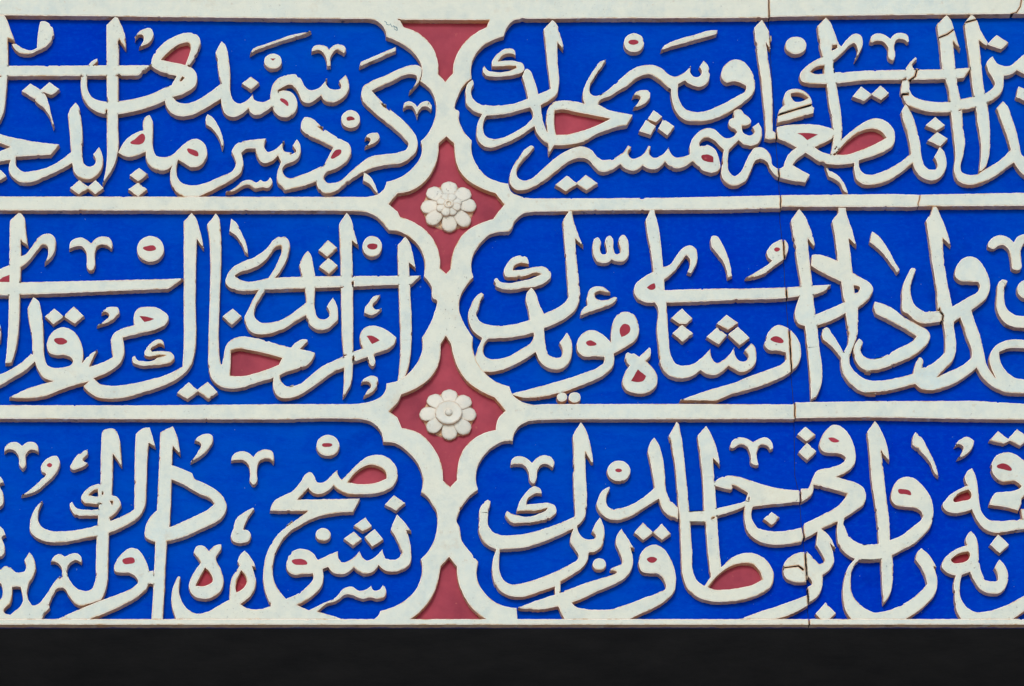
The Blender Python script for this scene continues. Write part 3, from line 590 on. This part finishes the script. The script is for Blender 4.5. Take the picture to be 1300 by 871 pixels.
p N0 835 120!, 878 60!, 880 30!, 912 30!, 915 80, 945 190, 1000 325!, 935 265!, 945 400, 965 600, 970 750, 940 820, @N1 870 140, 780 190, 690 227!, 700 340, 720 420, 770 457, 820 450, 832 425, 810 340!, 870 258!, 900 310, 910 420, 890 490, 840 540, 770 553, 700 530, 650 480, 622 415!, 540 470, 430 528, 330 563, 215 573!, 100 560!, 100 455!, 140 455!, 165 380, 200 303!, 130 250, 95 180, 95 80, @N0 105 800, 150 720, 195 690!, 215 710!, 190 750, 165 830, @N1 155 100, 175 160, 240 195, 340 205, 470 190, 575 160!, 560 60, @N0 545 760, 555 690, 590 650!, 620 690, 660 800, @N1 690 110!, 780 70, 850 22, @N0 880 730!, 870 560, 850 300
n N1 245 312!, 215 360, 215 430, 250 463, 320 468, 400 450, 500 395, 590 330, 610 285!, 605 262!, 500 288, 400 303, 300 307
p N0 292 610!, 300 580, 320 575!, 345 605, 400 615, 500 600, 600 575, 665 545!, 640 535, 540 560, 440 570, 380 560, 370 520, 390 470, 440 415, 500 398, 555 415, 570 465!, 540 460, 490 460, 450 490, 445 515!, 540 505, 640 485, 700 490, 740 530, 745 560, 715 600, 640 640, 540 655, 430 670, 350 660, 310 640
g word
p N1 945 365, 965 300, 1010 255, 1070 240, 1130 260, @O1 60 300, 97 335!, 100 240, 120 160, 160 110, 220 95, 280 120, 315 190, 320 250, 295 315, 220 370, 120 428!, 122 500, 100 545, 50 590, @N1 1080 640, 980 680, 850 728, 780 745, 700 765, 600 778, 500 772, 420 745!, 640 690, 800 645, 1000 580, 1120 530, 1160 495, 1162 452!, 1080 450, 1000 448, 958 415
h N1 1020 345, 1040 325, 1085 335, 1103 352, 1070 368, 1030 360
h O1 168 230, 200 195, 240 205, 248 250, 220 280, 180 298!
o N1 830 770 42 38
g dot
o N1 930 772 50 42
g mark
p N0 1075 310, 1085 265, 1110 252, 1135 280, 1132 350, 1150 388, @O0 60 380, 62 340, 50 290, 65 250, 90 240, 112 262, 120 350, 140 385, 168 375, 170 340, 155 285, 170 245, 195 232, 225 262, 240 350, 235 405, 200 442, 150 448, 105 430!, 70 455, 30 460, @N0 1105 440, 1082 400
g mark
p N0 975 850!, 990 825, 1030 790!, 1028 720, 1045 670, 1100 640, 1150 645, 1215 690!, 1180 690, 1120 680, 1090 700, 1105 740, 1140 750, 1244 722!, @O0 150 728!, 130 760, @N0 1150 810, 1060 840, @N1 980 125!
g word
p O0 370 115!, 400 55!, 400 30!, 440 30!, 445 60, 470 150, 495 320, 510 490!, 560 470, 620 390, 670 335, 720 318, 765 340, 782 400, 765 480, 730 540!, 700 530!, 715 420, 700 400, 660 440, 600 520, 520 590!, 522 672!, 900 660, 1244 657, @P0 430 648, 640 635, 780 628!, 740 670, 640 712!, 530 722!, 430 735, 0 752, @O0 800 765, 535 772!, @O1 545 150, 555 300, 580 460, 610 505, 680 520, 740 510, 800 470, 885 385!, 895 460, 930 500, 980 480, 1072 375!, 1080 440, 1110 480, 1160 485, 1180 465, 1150 400!, 1210 340!, @P1 178 375, 190 440, 180 505, 130 555, 60 572, @O1 1070 550, 1025 525!, 980 568, 920 596, 860 592, 805 558!, 750 600, 680 622, 600 618, 530 580, 490 520, 475 400, 460 250, 448 30, @O0 445 773!, 370 768, 310 740, 280 690, 290 625, 340 580, 430 525!, 410 360, 385 230
h O0 380 655!, 410 630, 440 618!, 445 660, 410 672
p P0 460 120!, 525 28!, 560 70, 610 170, 652 310!, 640 325!, 595 265!, 605 400, 625 560, 640 720, 655 860, @P1 670 210, 690 400, 710 560, 700 680, 660 770!, 620 790!, 610 600, 590 380, 572 210!, 520 190, 490 120, 500 60, @P0 525 725!, 535 640, 510 450, 480 250
p P0 785 125!, 835 60!, 835 20!, 895 20!, 905 80, 940 180, 980 325!, 920 265!, 935 400, 950 535!, 1030 580, 1090 620, 1112 670, 1085 725, 990 812!, @P1 992 200, 985 290, 950 380, 925 450!, 860 470!, 880 415, 912 340, 905 200, 892 110!, 780 168, 665 208!, 640 150!, 650 118!, 760 75, @P0 885 765!, 870 700, 858 605!, 800 580, 720 540, 620 480!, 625 395!, 680 390, 740 405, 830 440!, 815 300
n P0 958 635!, 1005 655, 985 690, 965 695!
p P1 960 440, 955 390, 1000 305!, 1028 335, 1010 400, 1030 440, 1090 468, 1180 455, @Q1 60 470, 120 455, 240 390, 375 315, 395 290!, 280 220, 75 115!, 55 60!, 65 15!, 120 30, 210 70, 300 140, 420 205, 485 245, 505 285, 490 335, 420 410, 250 500, 100 553, 0 568, @P1 1090 572, 1030 550, 980 500
p Q0 470 120!, 515 50!, 520 10!, 555 10!, 580 70, 620 160, 668 325!, 605 265!, 610 400, 630 550, 680 800!, 800 730, 880 680, 895 640, 880 610!, 800 605, 740 600, 700 560, 705 500, 740 440, 810 405, 870 420, 930 490, 970 580, 978 650, 950 730, 900 780, 830 830!, @Q1 860 180, 900 290, 930 420, 950 510, 965 545, 1020 620!, 985 540, 970 470, 985 410, 1020 365, 1080 330, 1150 315, 1244 318, 1310 325!, 1310 395!, 1244 388, 1120 388, 1050 415!, 1060 490, 1110 570, 1170 615, 1244 630, 1310 630!, 1310 740!, 1170 740, 1100 733, 1000 690, 920 620, 870 540!, 720 650, 600 700, 500 718, 430 705, 385 668!, 300 690, 150 725, 0 742, @P1 1130 745, 1030 732, 930 665, 870 580, 855 465!, 780 370, 715 318!, 715 232, 740 218, 790 275, 875 412!, 925 440!, 930 510, 980 580, 1060 630, 1150 640, @Q1 100 640, 250 615, 370 585!, 395 490, 425 455, 442 470, 440 540!, 520 505, 620 415!, 622 300, 605 180!, 580 60!, @Q0 575 820, 550 650, 510 400, 490 250
n Q1 690 178!, 740 142!, 790 290, 830 440, 825 460!, 770 510, 650 570, 560 610!, 620 545, 690 470, 705 420, 710 330, 695 240
p Q0 385 500!, 360 495, 330 540, 285 650, 280 730, 300 850, @Q1 320 110, 380 165, 440 188, 530 185, 625 165!, 605 120, 590 90!, 500 92, 440 85, 390 50, @Q0 355 720, 350 650, 365 580, 390 515!
k Q1 578 88 5, 605 125 6, 600 165 7, 580 185 7
g dot
p O1 570 145!, 660 67!, 742 148!, 690 193!, 640 190!
g dot
p O1 580 265!, 660 198!, 748 265!, 665 335!
g dot
p O1 930 190!, 1010 117!, 1105 185!, 1020 238!
g dot
p O1 850 295!, 935 217!, 1015 280!, 950 355!
g dot
p O1 1022 275!, 1100 212!, 1195 300!, 1115 362!
g letter
p O1 210 480!, 225 420, 250 418, 320 450!, 400 378!, 412 385!, 410 440, 375 485!, 430 540, 465 610, 455 680, 400 730, 300 742, 220 715, 187 660, 200 590, 245 520!, 225 500
h O1 255 645!, 310 552!, 375 605!, 360 635
g letter
p O1 640 795!, 750 755, 900 705, 1100 645, @P1 100 620, 300 545, 400 500, 425 470!, 420 420!, 350 405, 290 400, 255 365, 260 310, 300 235, 360 200, 420 215, 480 260, 530 340, 543 420, 525 500, 460 570, 300 655, 100 720, @O1 1057 745!, 930 800!
h P1 300 320, 330 292, 375 300, 403 335, 350 342, 320 332
g mark
p P0 100 575!, 180 530, 260 480, 310 440!, 275 400, 270 370, 290 330, 340 290, 410 272, 440 310, 435 370, 400 430, 330 480, 240 545, 150 572
h P0 328 350, 350 335, 375 350, 350 368
g mark
p O0 890 330!, 905 240, 925 240, 980 310, 1030 430, 1055 560!, 1020 575!, 990 460, 940 390
g mark
p Q0 25 290!, 45 205!, 90 235, 170 340, 230 450, 265 510!, 245 535!, 190 460, 120 370
g mark
p Q0 960 330!, 965 290, 1010 248, 1070 238, 1120 255, 1165 292!, 1200 245, 1244 228, 1310 230!, 1310 290!, 1244 305, 1222 350, 1225 440, 1222 500, 1190 515, 1150 500!, 1140 430, 1120 350, 1080 315, 1040 325, 1010 345
g word
p Q0 1115 600!, 1080 588, 1055 600, 1030 700, 1030 820, @Q1 1045 120, 1090 180, 1150 215, 1244 225, 1310 225!, 1310 130!, 1244 130, 1170 120, 1110 70, @Q0 1090 740, 1095 650
g dot
o Q0 1265 665 75 75
c 6
g word
p R0 915 130!, 980 35!, 1010 75, 1050 190, 1078 350!, 1065 355!, 1015 275!, 1018 420, 1025 700, 1010 790, @R1 950 108!, 970 170, 1010 210, 1080 212!, 1095 195, 1065 150!, 1110 65, 1130 40!, 1160 110, 1165 200, 1140 280, 1040 325!, 1035 370, 1000 430, 920 490, 820 550!, 818 632!, 1000 565, 1244 465, @S1 100 462, 180 412!, 185 400, 165 320, 135 240, 145 180, 180 130!, 220 190, 285 290!, 250 275!, 268 340, 270 420, 250 470, 180 540, 80 590, 0 622, @R1 1000 680, 910 715!, 940 745, 1020 765, 1120 770, @S1 100 765, 200 735, 350 680, 480 630, 530 600, 520 550, 470 490, 400 485, 340 470, 318 420, 320 360, 350 300, 400 265, 450 257, 510 285, 570 370, 605 470, 612 560, 595 630, 540 690, 430 760, 310 815, 240 850!, @R1 850 850!, 825 800, 800 745!, 700 765, 620 770, 470 758!, 650 690, 775 650!, 772 588!, 650 630, 520 670, 440 668, 360 635, 300 565, 280 480, 285 370, 310 295!, 250 265, 200 220, 175 160, 178 40, @R0 175 750, 195 690, 245 645!, 268 660!, 255 720, 245 800, @R1 248 100, 280 150, 340 178, 430 182, 560 165, 720 120, 930 35!, @R0 935 770!, 920 500, 920 250
n R1 343 297!, 430 292, 520 283, 650 247, 780 195, 920 130!, 897 195, 895 235, 930 290, 960 355, 945 382!, 800 460, 650 520, 520 560, 440 570, 370 535, 340 470, 335 380
h S1 380 375, 410 355, 460 378, 440 398, 390 390
g dot
o R1 1125 410 55 48
g word
p S0 -15 700, -5 640, 30 575, 85 545!, 90 555!, 65 620, 65 680, 100 718, 160 715, 250 690, 350 630, 440 553!, 425 450, 388 270!, 400 210, 440 155!, 480 220, 510 330, 525 450, 530 540, 555 630, 630 710!, 630 803!, 570 785, 510 730, 475 640!, 380 700, 270 770, 160 808, 80 800, 20 760
p S0 555 140!, 615 30!, 635 50!, 660 180, 680 350, 700 540, 718 738!, 830 732!, 825 560, 810 380, 780 140!, 850 62!, 890 130, 930 230, 960 380!, 905 320!, 910 420, 920 540, @S1 940 90, 955 300, 970 435!, 1050 360, 1130 325, 1200 320, @T1 160 322, 240 355, 300 420, 328 500, 300 590, 230 640, 100 688, @S1 1057 705, 1000 708, 880 703, 770 665, 700 600, 668 520, 650 300, 640 80, @S0 620 600, 600 360
n S1 725 80!, 845 80!, 860 300, 885 510!, 835 580!, 790 550, 755 490, 740 300
h S1 868 590!, 930 510, 1040 430, 1150 402, 1230 420, @T1 215 470, 235 530!, 150 575, 60 595, @S1 1000 610, 900 605
p S0 700 738!, 830 732!, 930 715!, 1050 688, 1160 655, @T0 130 640!, 130 690!, 0 740, @S0 945 775, 830 822!, 700 825!
p S0 905 520!, 960 472, 1020 457, 1100 465, 1180 487, @T0 250 530, 400 562, 530 572!, 530 665!, 380 680, 250 692, 160 705!, 150 770, 165 820, @T1 210 125, 280 145, 370 150, 460 140, 545 120!, 560 200!, 545 235!, 420 255, 300 255, 200 225, 130 170, 100 100, 92 0, @T0 95 700, 122 595!, 0 548, @S0 1060 552, 1040 572!, 915 540!
p T0 538 560!, 600 558!, 620 510, 660 425, 780 390, 880 345, 893 325, 860 290, 780 280, 710 262, 688 225, 700 160, 740 95, 800 55, 860 70, 920 130, 960 220, 975 300, 960 370, 900 430, 820 468!, 900 490, 980 515, 1040 560, 1055 610, 1040 680, 980 730, 885 790!, @T1 882 70, 890 120, 920 185, 980 235, 1050 258, 1140 258!, 1200 260!, 1200 370!, 1120 380, 1000 375!, 950 440, 935 560, 945 640, 1000 720, 1070 770, @U1 60 790, 150 780, 280 730, 400 650, 480 565!, 440 450, 385 370!, 400 320, 432 282!, 480 320, 555 435!, 530 425!, 555 500, 562 570, 545 640, 480 720, 360 815, 300 850!, @T1 940 850!, 890 770, 870 660, 880 540, 910 440, 965 370!, 900 330, 840 260, 825 180, 830 75!, 705 130!, 770 195, 815 290!, 770 245!, 795 320, 802 390, 770 450, 712 495!, 710 580, 690 640, 600 715!, 595 590!, 625 570, 600 510!, 585 500!, 585 305!, 620 340, 685 410!, 725 385, 710 340, 660 260!, 670 155!, 570 210!, 562 90!, @T0 700 770, 850 680, 905 600!, 800 570, 640 530!, 640 575, 545 665!
p T1 590 315!, 540 315, 470 340, 410 400, 400 450, 420 520, 480 550, 590 552!
p T1 602 648!, 400 725, 200 790, 40 850!, 330 850!, 480 800, 602 732!
p U0 5 110!, 68 25!, 95 60, 140 150, 165 220, 182 345!, 120 270!, 130 360, 155 600, 180 800, @U1 188 220!, 280 180, 370 110, 430 60, 445 30!, @U0 430 740, 380 715, 300 705, 230 690, 195 640, 200 580, 240 500, 310 465, 370 475, 440 530, 500 610, 528 700, 525 800, 500 870, @U1 470 160, 400 230, 300 290, 205 340!, 212 430, 210 540, 190 640, 135 725!, 125 600, 115 370!, 0 380, -40 378!, -40 258!, 95 250!, 85 60, @U0 70 700, 40 500, 25 300
h U0 250 572, 290 565, 350 590, 355 605, 300 605, 258 598
h T0 755 160!, 790 158, 845 185!, 830 195, 770 182
k T1 405 440 5, 480 430 6, 520 425 9, 560 455 12
g mark
p U0 365 215!, 375 130, 390 112!, 430 150, 500 270, 550 380, 572 465!, 550 450, 500 350, 430 270
g mark
p U0 698 225!, 730 180, 800 150, 850 180!, 845 220, 800 280, 715 325!, 760 260, 765 230, 740 210
g dot
p U0 968 180!, 1040 103!, 1120 165!, 1190 87!, 1260 140!, 1310 150!, 1215 222!, 1135 180!, 1085 205!
g word
p U0 775 465!, 800 420, 835 398!, 860 450, 880 540, 890 640, 910 740, 960 800, 1040 815, 1150 808, 1230 800, 1310 780!, @U1 1310 130!, 1200 140, 1100 155, 1030 165, 960 150, 890 90, 850 20, @U0 832 725!, 740 752, 680 755, 620 730, 600 690, 630 640, 720 570, 800 535!, 785 510
p U0 985 390, 1000 330, 1050 285, 1110 272, 1180 290, 1244 335, 1310 380!, 1310 640!, 1244 620, 1225 680!, 1200 735!, 1110 710, 970 690!, 985 640, 1010 600, 1080 585, 1150 580, 1210 560!, 1225 540!, 1180 505, 1070 505, 1015 465
p U0 1215 720!, 1310 720!, 1310 820!, 1235 810!
h U0 1030 385, 1060 365, 1130 385, 1148 410, 1080 410
h U0 688 655, 710 615, 805 568!, 828 600, 825 630, 760 655
g word
p U1 780 215!, 800 170, 832 143!, 865 190, 885 260, 890 370, 910 470, 940 530, 990 545, 1040 530, 1040 510, 1010 440!, 1050 370!, 1100 430, 1122 500, 1110 570, 1060 635, 980 642, 900 610, 850 540, 820 470!, 755 495!, 740 580, 745 670, 790 745, 860 785, 960 780, 1100 735, 1244 660, 1310 630!, 1310 740!, 1244 785, 1150 850!, 750 850!, 710 770, 695 650, 690 560, 705 500!, 640 480, 595 430, 600 390, 650 330, 720 285, 795 260!
h U1 670 380, 700 345, 805 310!, 818 340, 800 375, 730 400, 690 400
g dot
p U1 975 255!, 1040 172!, 1130 255!, 1055 325!
g dot
p T1 655 800!, 735 710!, 820 795!, 760 850!, 700 850!
g dot
p T1 245 50!, 310 -5!, 380 45!, 310 100!
g dot
p T0 510 130!, 575 67!, 658 135!, 585 188!
g dot
p T0 520 270!, 590 195!, 665 265!, 590 335!
g mark
p S0 1040 235!, 1050 190, 1100 155, 1160 160, 1220 190!, @T0 210 165, 260 152, 305 180, 322 240!, 300 255!, 270 220, 225 215, 200 250, 208 370!, 180 375, 155 365, 140 290, 110 225, 60 210, @S0 1060 240
g dot
o S0 160 420 92 83
h S0 130 415, 160 402, 185 415, 155 432
g dot
p S1 280 158!, 350 80!, 430 155!, 500 88!, 572 170!, 500 220!, 432 163!, 352 220!
g mark
p R0 425 375!, 430 335, 480 302, 535 310, 595 355!, 640 310, 700 295, 755 320, 770 370, 755 395!, 720 370, 670 370, 640 410, 630 480, 605 520, 580 500, 565 430, 530 375, 480 365
g mark
p R0 480 740, 485 690, 520 620, 570 565, 610 540, 655 555, 672 600!, 640 595, 590 615, 555 650, 550 685!, 650 675, 730 672, 780 700, 788 740, 760 775, 650 815, 520 830, 430 825, 395 795, 385 750, 400 735!, 430 755, 480 770!, 560 780, 700 735!, 718 712!, 600 735, 500 735
'''
# ------------------------------------------------------------------ setting: wall behind with an added dark opening, paving below
X0, X1, YT, YB = -100, 1400, -64, 793
def box(name, x0, x1, y0, y1, z0, z1, mat):
    v = [(x, y, z) for x in (x0, x1) for y in (y0, y1) for z in (z0, z1)]
    f = [(0, 1, 3, 2), (4, 6, 7, 5), (0, 4, 5, 1), (2, 3, 7, 6), (0, 2, 6, 4), (1, 5, 7, 3)]
    return mesh_obj(name, v, f, [mat])
ZB = ZC - (YB - CY) * S
wall = tag(box('wall', -3.2, 3.2, 0.006, 1.6, ZB + 0.003, 8.6, DARK_STONE), kind='structure')  # deep dark underside is made up, so the strip below the panel goes near-black
for x0, x1 in ((-3.2, -2.3), (2.3, 3.2)):  # sides and back of the unseen opening, added to keep it dark
    o = box('added_jamb', x0, x1, 0.006, 1.6, -0.2, ZB + 0.003, DARK_STONE); o.parent = wall
o = box('added_back_wall', -2.3, 2.3, 1.2, 1.6, -0.2, ZB + 0.003, DARK_STONE); o.parent = wall
tag(mesh_obj('ground', [(-40, -60, 0), (40, -60, 0), (40, 20, 0), (-40, 20, 0)], [(0, 1, 2, 3)], [PAVING]), kind='structure')

# ------------------------------------------------------------------ frame and red fields
CART, LOZ = {}, {}
cur = None
for ln in FRAME_DRAWING.strip().split('\n'):
    k, rest = ln.split(' ', 1)
    if k in 'fd': cur = (k, int(rest))
    else: (CART if cur[0] == 'f' else LOZ)[cur[1]] = smooth_poly(parse(rest, k), 2.0, 0.8)
frame = tag(empty('carved_surround', CX, YB), 'pale ivory carved surround of bands and scalloped arches between the blue cartouches', 'surround')
FO = (CX, YB)
holes = []
for q in CART.values(): holes.append(q)
for q in LOZ.values(): holes.append(q)
cracks = [strip([(1100 + x / ZOOM, -(10 + y / ZOOM), w) for x, y, w in ((1100, 80, .9), (1140, 50, .9), (1185, 38, 1.0), (1215, -10, .9), (1225, -70, .8))]),
          strip([(1100 + x / ZOOM, -(120 + y / ZOOM), .6) for x, y in ((425, 780), (418, 830), (408, 860), (412, 960))]),
          strip([(760 + x / ZOOM, -(120 + y / ZOOM), .7) for x, y in ((845, 815), (870, 835), (905, 850), (912, 866))])]
jl = [(x, -y) for x, y in JOINT]
left = [(X0, -YT + 0.0)] + [(x - 0.6, y) for x, y in jl if -YB < y < -YT] + [(1026.6, -YB), (X0, -YB)]
left.insert(1, (975.4, -YT))
right = [(x + 0.6, y) for x, y in jl if -YB < y < -YT] + [(1028.2, -YB), (X1, -YB), (X1, -YT), (976.6, -YT)]
def dens(poly, step=3.0):
    out = []
    for i, p in enumerate(poly):
        q = poly[(i + 1) % len(poly)]; n = max(1, int(math.dist(p, q) / step))
        out += [(p[0] + (q[0] - p[0]) * k / n + (0.0 if 970 < p[0] < 1035 and 970 < q[0] < 1035 else 0.5) * noise.noise(Vector((p[0] + k, p[1] * .3, 5))), p[1] + (q[1] - p[1]) * k / n) for k in range(n)]
    return out
for poly, lab in ((left, 'large left slab of the frame'), (right, 'right slab of the frame, cracked at top and under the first row')):
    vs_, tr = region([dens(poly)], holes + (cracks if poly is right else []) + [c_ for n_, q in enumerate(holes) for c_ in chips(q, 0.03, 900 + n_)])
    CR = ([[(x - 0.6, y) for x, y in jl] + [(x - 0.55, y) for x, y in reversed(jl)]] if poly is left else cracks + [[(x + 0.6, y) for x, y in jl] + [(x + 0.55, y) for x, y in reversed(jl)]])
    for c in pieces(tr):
        relief('slab', vs_, c, RELIEF + 0.3 + (0.35 if poly is right else 0), -2.5, frame, FO, [IVORY, EDGE, SIDE, CRACK_SHADE], cracks=CR)
for k, lab in ((1, 'red half lozenge under the top band'), (2, 'red lozenge behind the upper rosette'), (3, 'red lozenge behind the lower rosette'), (4, 'red half lozenge at the bottom')):
    o = sheet('red_field', LOZ[k], 1.0, frame, FO, RED); o['label'] = lab

# ------------------------------------------------------------------ cartouches with their lettering
LAB = {1: 'blue cartouche at the top left, ivory script with two long bars of lettering',
       2: 'blue cartouche at the top right, ivory script crossed by the slab joint',
       3: 'blue cartouche at the left of the middle row, tall strokes crossing a long bar',
       4: 'blue cartouche at the right of the middle row, script beside the open scalloped arch',
       5: 'blue cartouche at the bottom left, script with drop-shaped red-centred letters',
       6: 'blue cartouche at the bottom right, script with large red almond counter'}
ctr = {1: (240, 249), 2: (960, 249), 3: (240, 514), 4: (960, 512), 5: (240, 786), 6: (960, 786)}
ROOT = {}
ROWS = (-40, 259, 523, 791)
for k in range(1, 7):
    e = ROOT[k] = tag(empty('inscription_cartouche', *ctr[k]), LAB[k], 'inscription', 'six cartouches of the inscription panel')
    r = (k - 1) // 2; y0, y1 = -ROWS[r], -ROWS[r + 1]
    if k % 2: P = [[(X0, y1), (569, y1), (569, y0), (X0, y0)]]
    else:
        cut = [(x, y) for x, y in jl if y1 < y < y0]
        def jx(y): return float(np.interp(-y, [-q[1] for q in jl], [q[0] for q in jl]))
        cut = [(jx(y0), y0)] + cut + [(jx(y1), y1)]
        P = [[(x - 0.35, y) for x, y in cut] + [(569, y1), (569, y0)], [(X1, y0), (X1, y1)] + [(x + 0.35, y) for x, y in reversed(cut)]]
    for q in P: sheet('blue_ground', q, 0.0, e, ctr[k], BLUE)
groups, cur, cart = [], None, None
for ln in LETTER_DRAWING.strip().split('\n'):
    k, rest = ln.split(' ', 1)
    if k == 'c': cart = int(rest)
    elif k == 'g': cur = dict(cart=cart, name=rest.strip(), p=[], n=[], h=[], k=[]); groups.append(cur)
    elif k == 'p': cur['p'].append(smooth_poly(parse(rest, k)))
    elif k == 'n': cur['n'].append(smooth_poly(parse(rest, k)))
    elif k == 'h': cur['h'].append(smooth_poly(parse(rest, k), 1.2, 0.6))
    elif k == 'k': cur['k'].append(strip([q[0] for q in parse(rest, k)]))
    elif k == 's':
        pts = [q[0] for q in parse(rest, k)]; A = np.array(pts); fine = []
        for i in range(len(A) - 1):
            p0, p1, p2, p3 = A[max(0, i - 1)], A[i], A[i + 1], A[min(len(A) - 1, i + 2)]
            for u in np.linspace(0, 1, 10)[:-1]:
                fine.append(0.5 * (2 * p1 + (p2 - p0) * u + (2 * p0 - 5 * p1 + 4 * p2 - p3) * u * u + (3 * p1 - p0 - 3 * p2 + p3) * u ** 3))
        fine.append(A[-1]); cur['p'].append(strip([tuple(q) for q in fine]))
    elif k == 'o':
        h_, cx, cy, rx, ry = rest.split(); ox, oy = ORIG[h_]
        cur['p'].append(ellipse(ox + float(cx) / ZOOM, -(oy + float(cy) / ZOOM), float(rx) / ZOOM, float(ry) / ZOOM))
NAMES = {'word': 'word', 'letter': 'letter', 'mark': 'vowel_mark', 'dot': 'letter_dot'}
for i, g in enumerate(groups):
    e, org = ROOT[g['cart']], ctr[g['cart']]
    xs = [p[0] for q in g['p'] for p in q]
    cut = [q for q in g['h'] if grow(q, 0)[1] > 190]
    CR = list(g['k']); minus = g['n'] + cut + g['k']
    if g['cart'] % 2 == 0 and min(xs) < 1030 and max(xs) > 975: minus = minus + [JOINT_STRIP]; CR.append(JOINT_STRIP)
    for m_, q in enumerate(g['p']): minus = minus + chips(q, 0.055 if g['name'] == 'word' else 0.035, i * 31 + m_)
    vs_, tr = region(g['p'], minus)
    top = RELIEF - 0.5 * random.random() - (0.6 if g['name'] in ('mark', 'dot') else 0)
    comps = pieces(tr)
    objs = [relief(NAMES[g['name']], vs_, c, top, -1.2, e, org, [IVORY, EDGE, SIDE, CRACK_SHADE], cracks=CR, shrink=0.3) for c in comps]
    for q in g['h']:
        big, area = grow(q, 0)
        z = 1.2 if area > 190 else top + 0.12
        m = np.mean(q, axis=0)
        o = objs[int(np.argmin([np.min(np.linalg.norm(vs_[np.unique(c)] - m, axis=1)) for c in comps]))]
        sheet('red_inlay', big, z, o, org, RED if area > 300 else DEEP_RED)

# ------------------------------------------------------------------ rosettes on the red lozenges
def petal(root, org, ang, r0, r1, w, ztop, drop, name, jit, mats):
    nu, nv = 9, 9; V, F = [], []
    ca, sa = math.cos(ang), math.sin(ang)
    def P(u, v):
        sh = 0.42 + 0.58 * math.sin(math.pi / 2 * min(1, u / 0.66))
        if u > 0.66: sh *= math.sqrt(max(0.0, 1 - ((u - 0.66) / 0.34) ** 2))
        r = r0 + (r1 - r0) * u; t = v * w * sh * (1 + 0.06 * jit)
        z = ztop - drop * (0.55 * u + 0.45 * u * u) - 0.7 * v * v - (0.5 if u > 0.97 else 0)
        return r * ca - t * sa, r * sa + t * ca, z
    for i in range(nu + 1):
        u = i / nu if i < nu else 0.995
        for j in range(nv + 1): V.append(P(u, -1 + 2 * j / nv))
    W = nv + 1
    for i in range(nu):
        for j in range(nv): F.append((i * W + j, (i + 1) * W + j, (i + 1) * W + j + 1, i * W + j + 1))
    n0 = len(F)
    loop = [i * W for i in range(nu + 1)] + [nu * W + j for j in range(1, W)] + [i * W + nv for i in range(nu - 1, -1, -1)]
    b0 = len(V)
    for q in loop: x, y, z = V[q]; V.append((x, y, 0.0))
    for q in range(len(loop) - 1): F.append((loop[q], b0 + q, b0 + q + 1, loop[q + 1]))
    V = [(x * S, -z * S, y * S) for x, y, z in V]
    o = mesh_obj(name, V, F, mats, [0] * n0 + [1] * (len(F) - n0), root)
    me = o.data
    me.polygons.foreach_set('use_smooth', [k < n0 for k in range(len(F))])
    return o
def lathe(root, name, prof, seg, mats, split, dx=0, dy=0):
    V, F, M = [], [], []
    for r, z in prof:
        for k in range(seg):
            a = 2 * math.pi * k / seg; V.append(((r * math.cos(a) + dx) * S, -z * S, (r * math.sin(a) + dy) * S))
    for i in range(len(prof) - 1):
        for k in range(seg):
            F.append((i * seg + k, i * seg + (k + 1) % seg, (i + 1) * seg + (k + 1) % seg, (i + 1) * seg + k)); M.append(1 if i < split else 0)
    F.append(tuple((len(prof) - 1) * seg + k for k in range(seg))); M.append(0)
    return mesh_obj(name, V, F, mats, M, root)
PM = [CREAM, SIDE]
def rosette(x, y, kind, label):
    root = tag(empty('rosette', x, y), label, 'rosette', 'rosettes on the red lozenges')
    rnd = random.Random(7 + kind); root.scale = (1, 1, 0.88)
    lathe(root, 'back_plate', [(33, 0.5), (31, 3.0), (20, 4.0), (5, 5)], 24, [SIDE, SIDE], 1)
    for k in range(8):
        j = rnd.uniform(-1, 1)
        petal(root, None, math.pi / 8 * 0 + k * math.pi / 4 + rnd.uniform(-.05, .05), 9, 36.5 + 1.2 * rnd.uniform(-1, 1), 9.9, 10.6 + 0.5 * (k % 2), 4.6, 'petal', j, PM)
    if kind == 1:
        for k in range(8):
            petal(root, None, k * math.pi / 4 + 0.39 + rnd.uniform(-.08, .08), 3, 17 + rnd.uniform(-1, 1), 5.6, 15 + 0.5 * (k % 2), 2.0, 'inner_petal', rnd.uniform(-1, 1), PM)
        lathe(root, 'boss', [(6.5, 9), (6.5, 15.6), (5.4, 16.4), (3.0, 16.6), (2.2, 15.4), (0.6, 15.0)], 14, PM, 1)
    else:
        lathe(root, 'inner_disc', [(17.5, 6), (17.3, 13.4), (16.2, 14.4), (9, 13.4), (6.6, 12.8), (5.6, 12.6)], 16, PM, 1)
        lathe(root, 'boss', [(4.8, 11), (4.8, 14.2), (4.0, 15.6), (2.4, 16.4), (0.8, 16.6)], 14, PM, 1)
rosette(569.5, 260.5, 1, 'ivory carved rosette with a double ring of petals, on the upper red lozenge')
rosette(569.5, 524.5, 2, 'ivory carved rosette with plain disc and round boss, on the lower red lozenge')

# ------------------------------------------------------------------ stray paint on the surround
TEAL = red_mat('teal_paint', (0.05, 0.20, 0.30), (0.10, 0.30, 0.40))
for pts in (((112, 168), (130, 180), (128, 192), (150, 200), (158, 188), (172, 214), (186, 204), (190, 226), (204, 212), (216, 240)), ((180, 205), (214, 222), (212, 244), (192, 232))):
    sheet('paint_smear', strip([(470 + x / ZOOM, -(y / ZOOM), 0.8) for x, y in pts]), RELIEF + 0.42, frame, FO, TEAL)
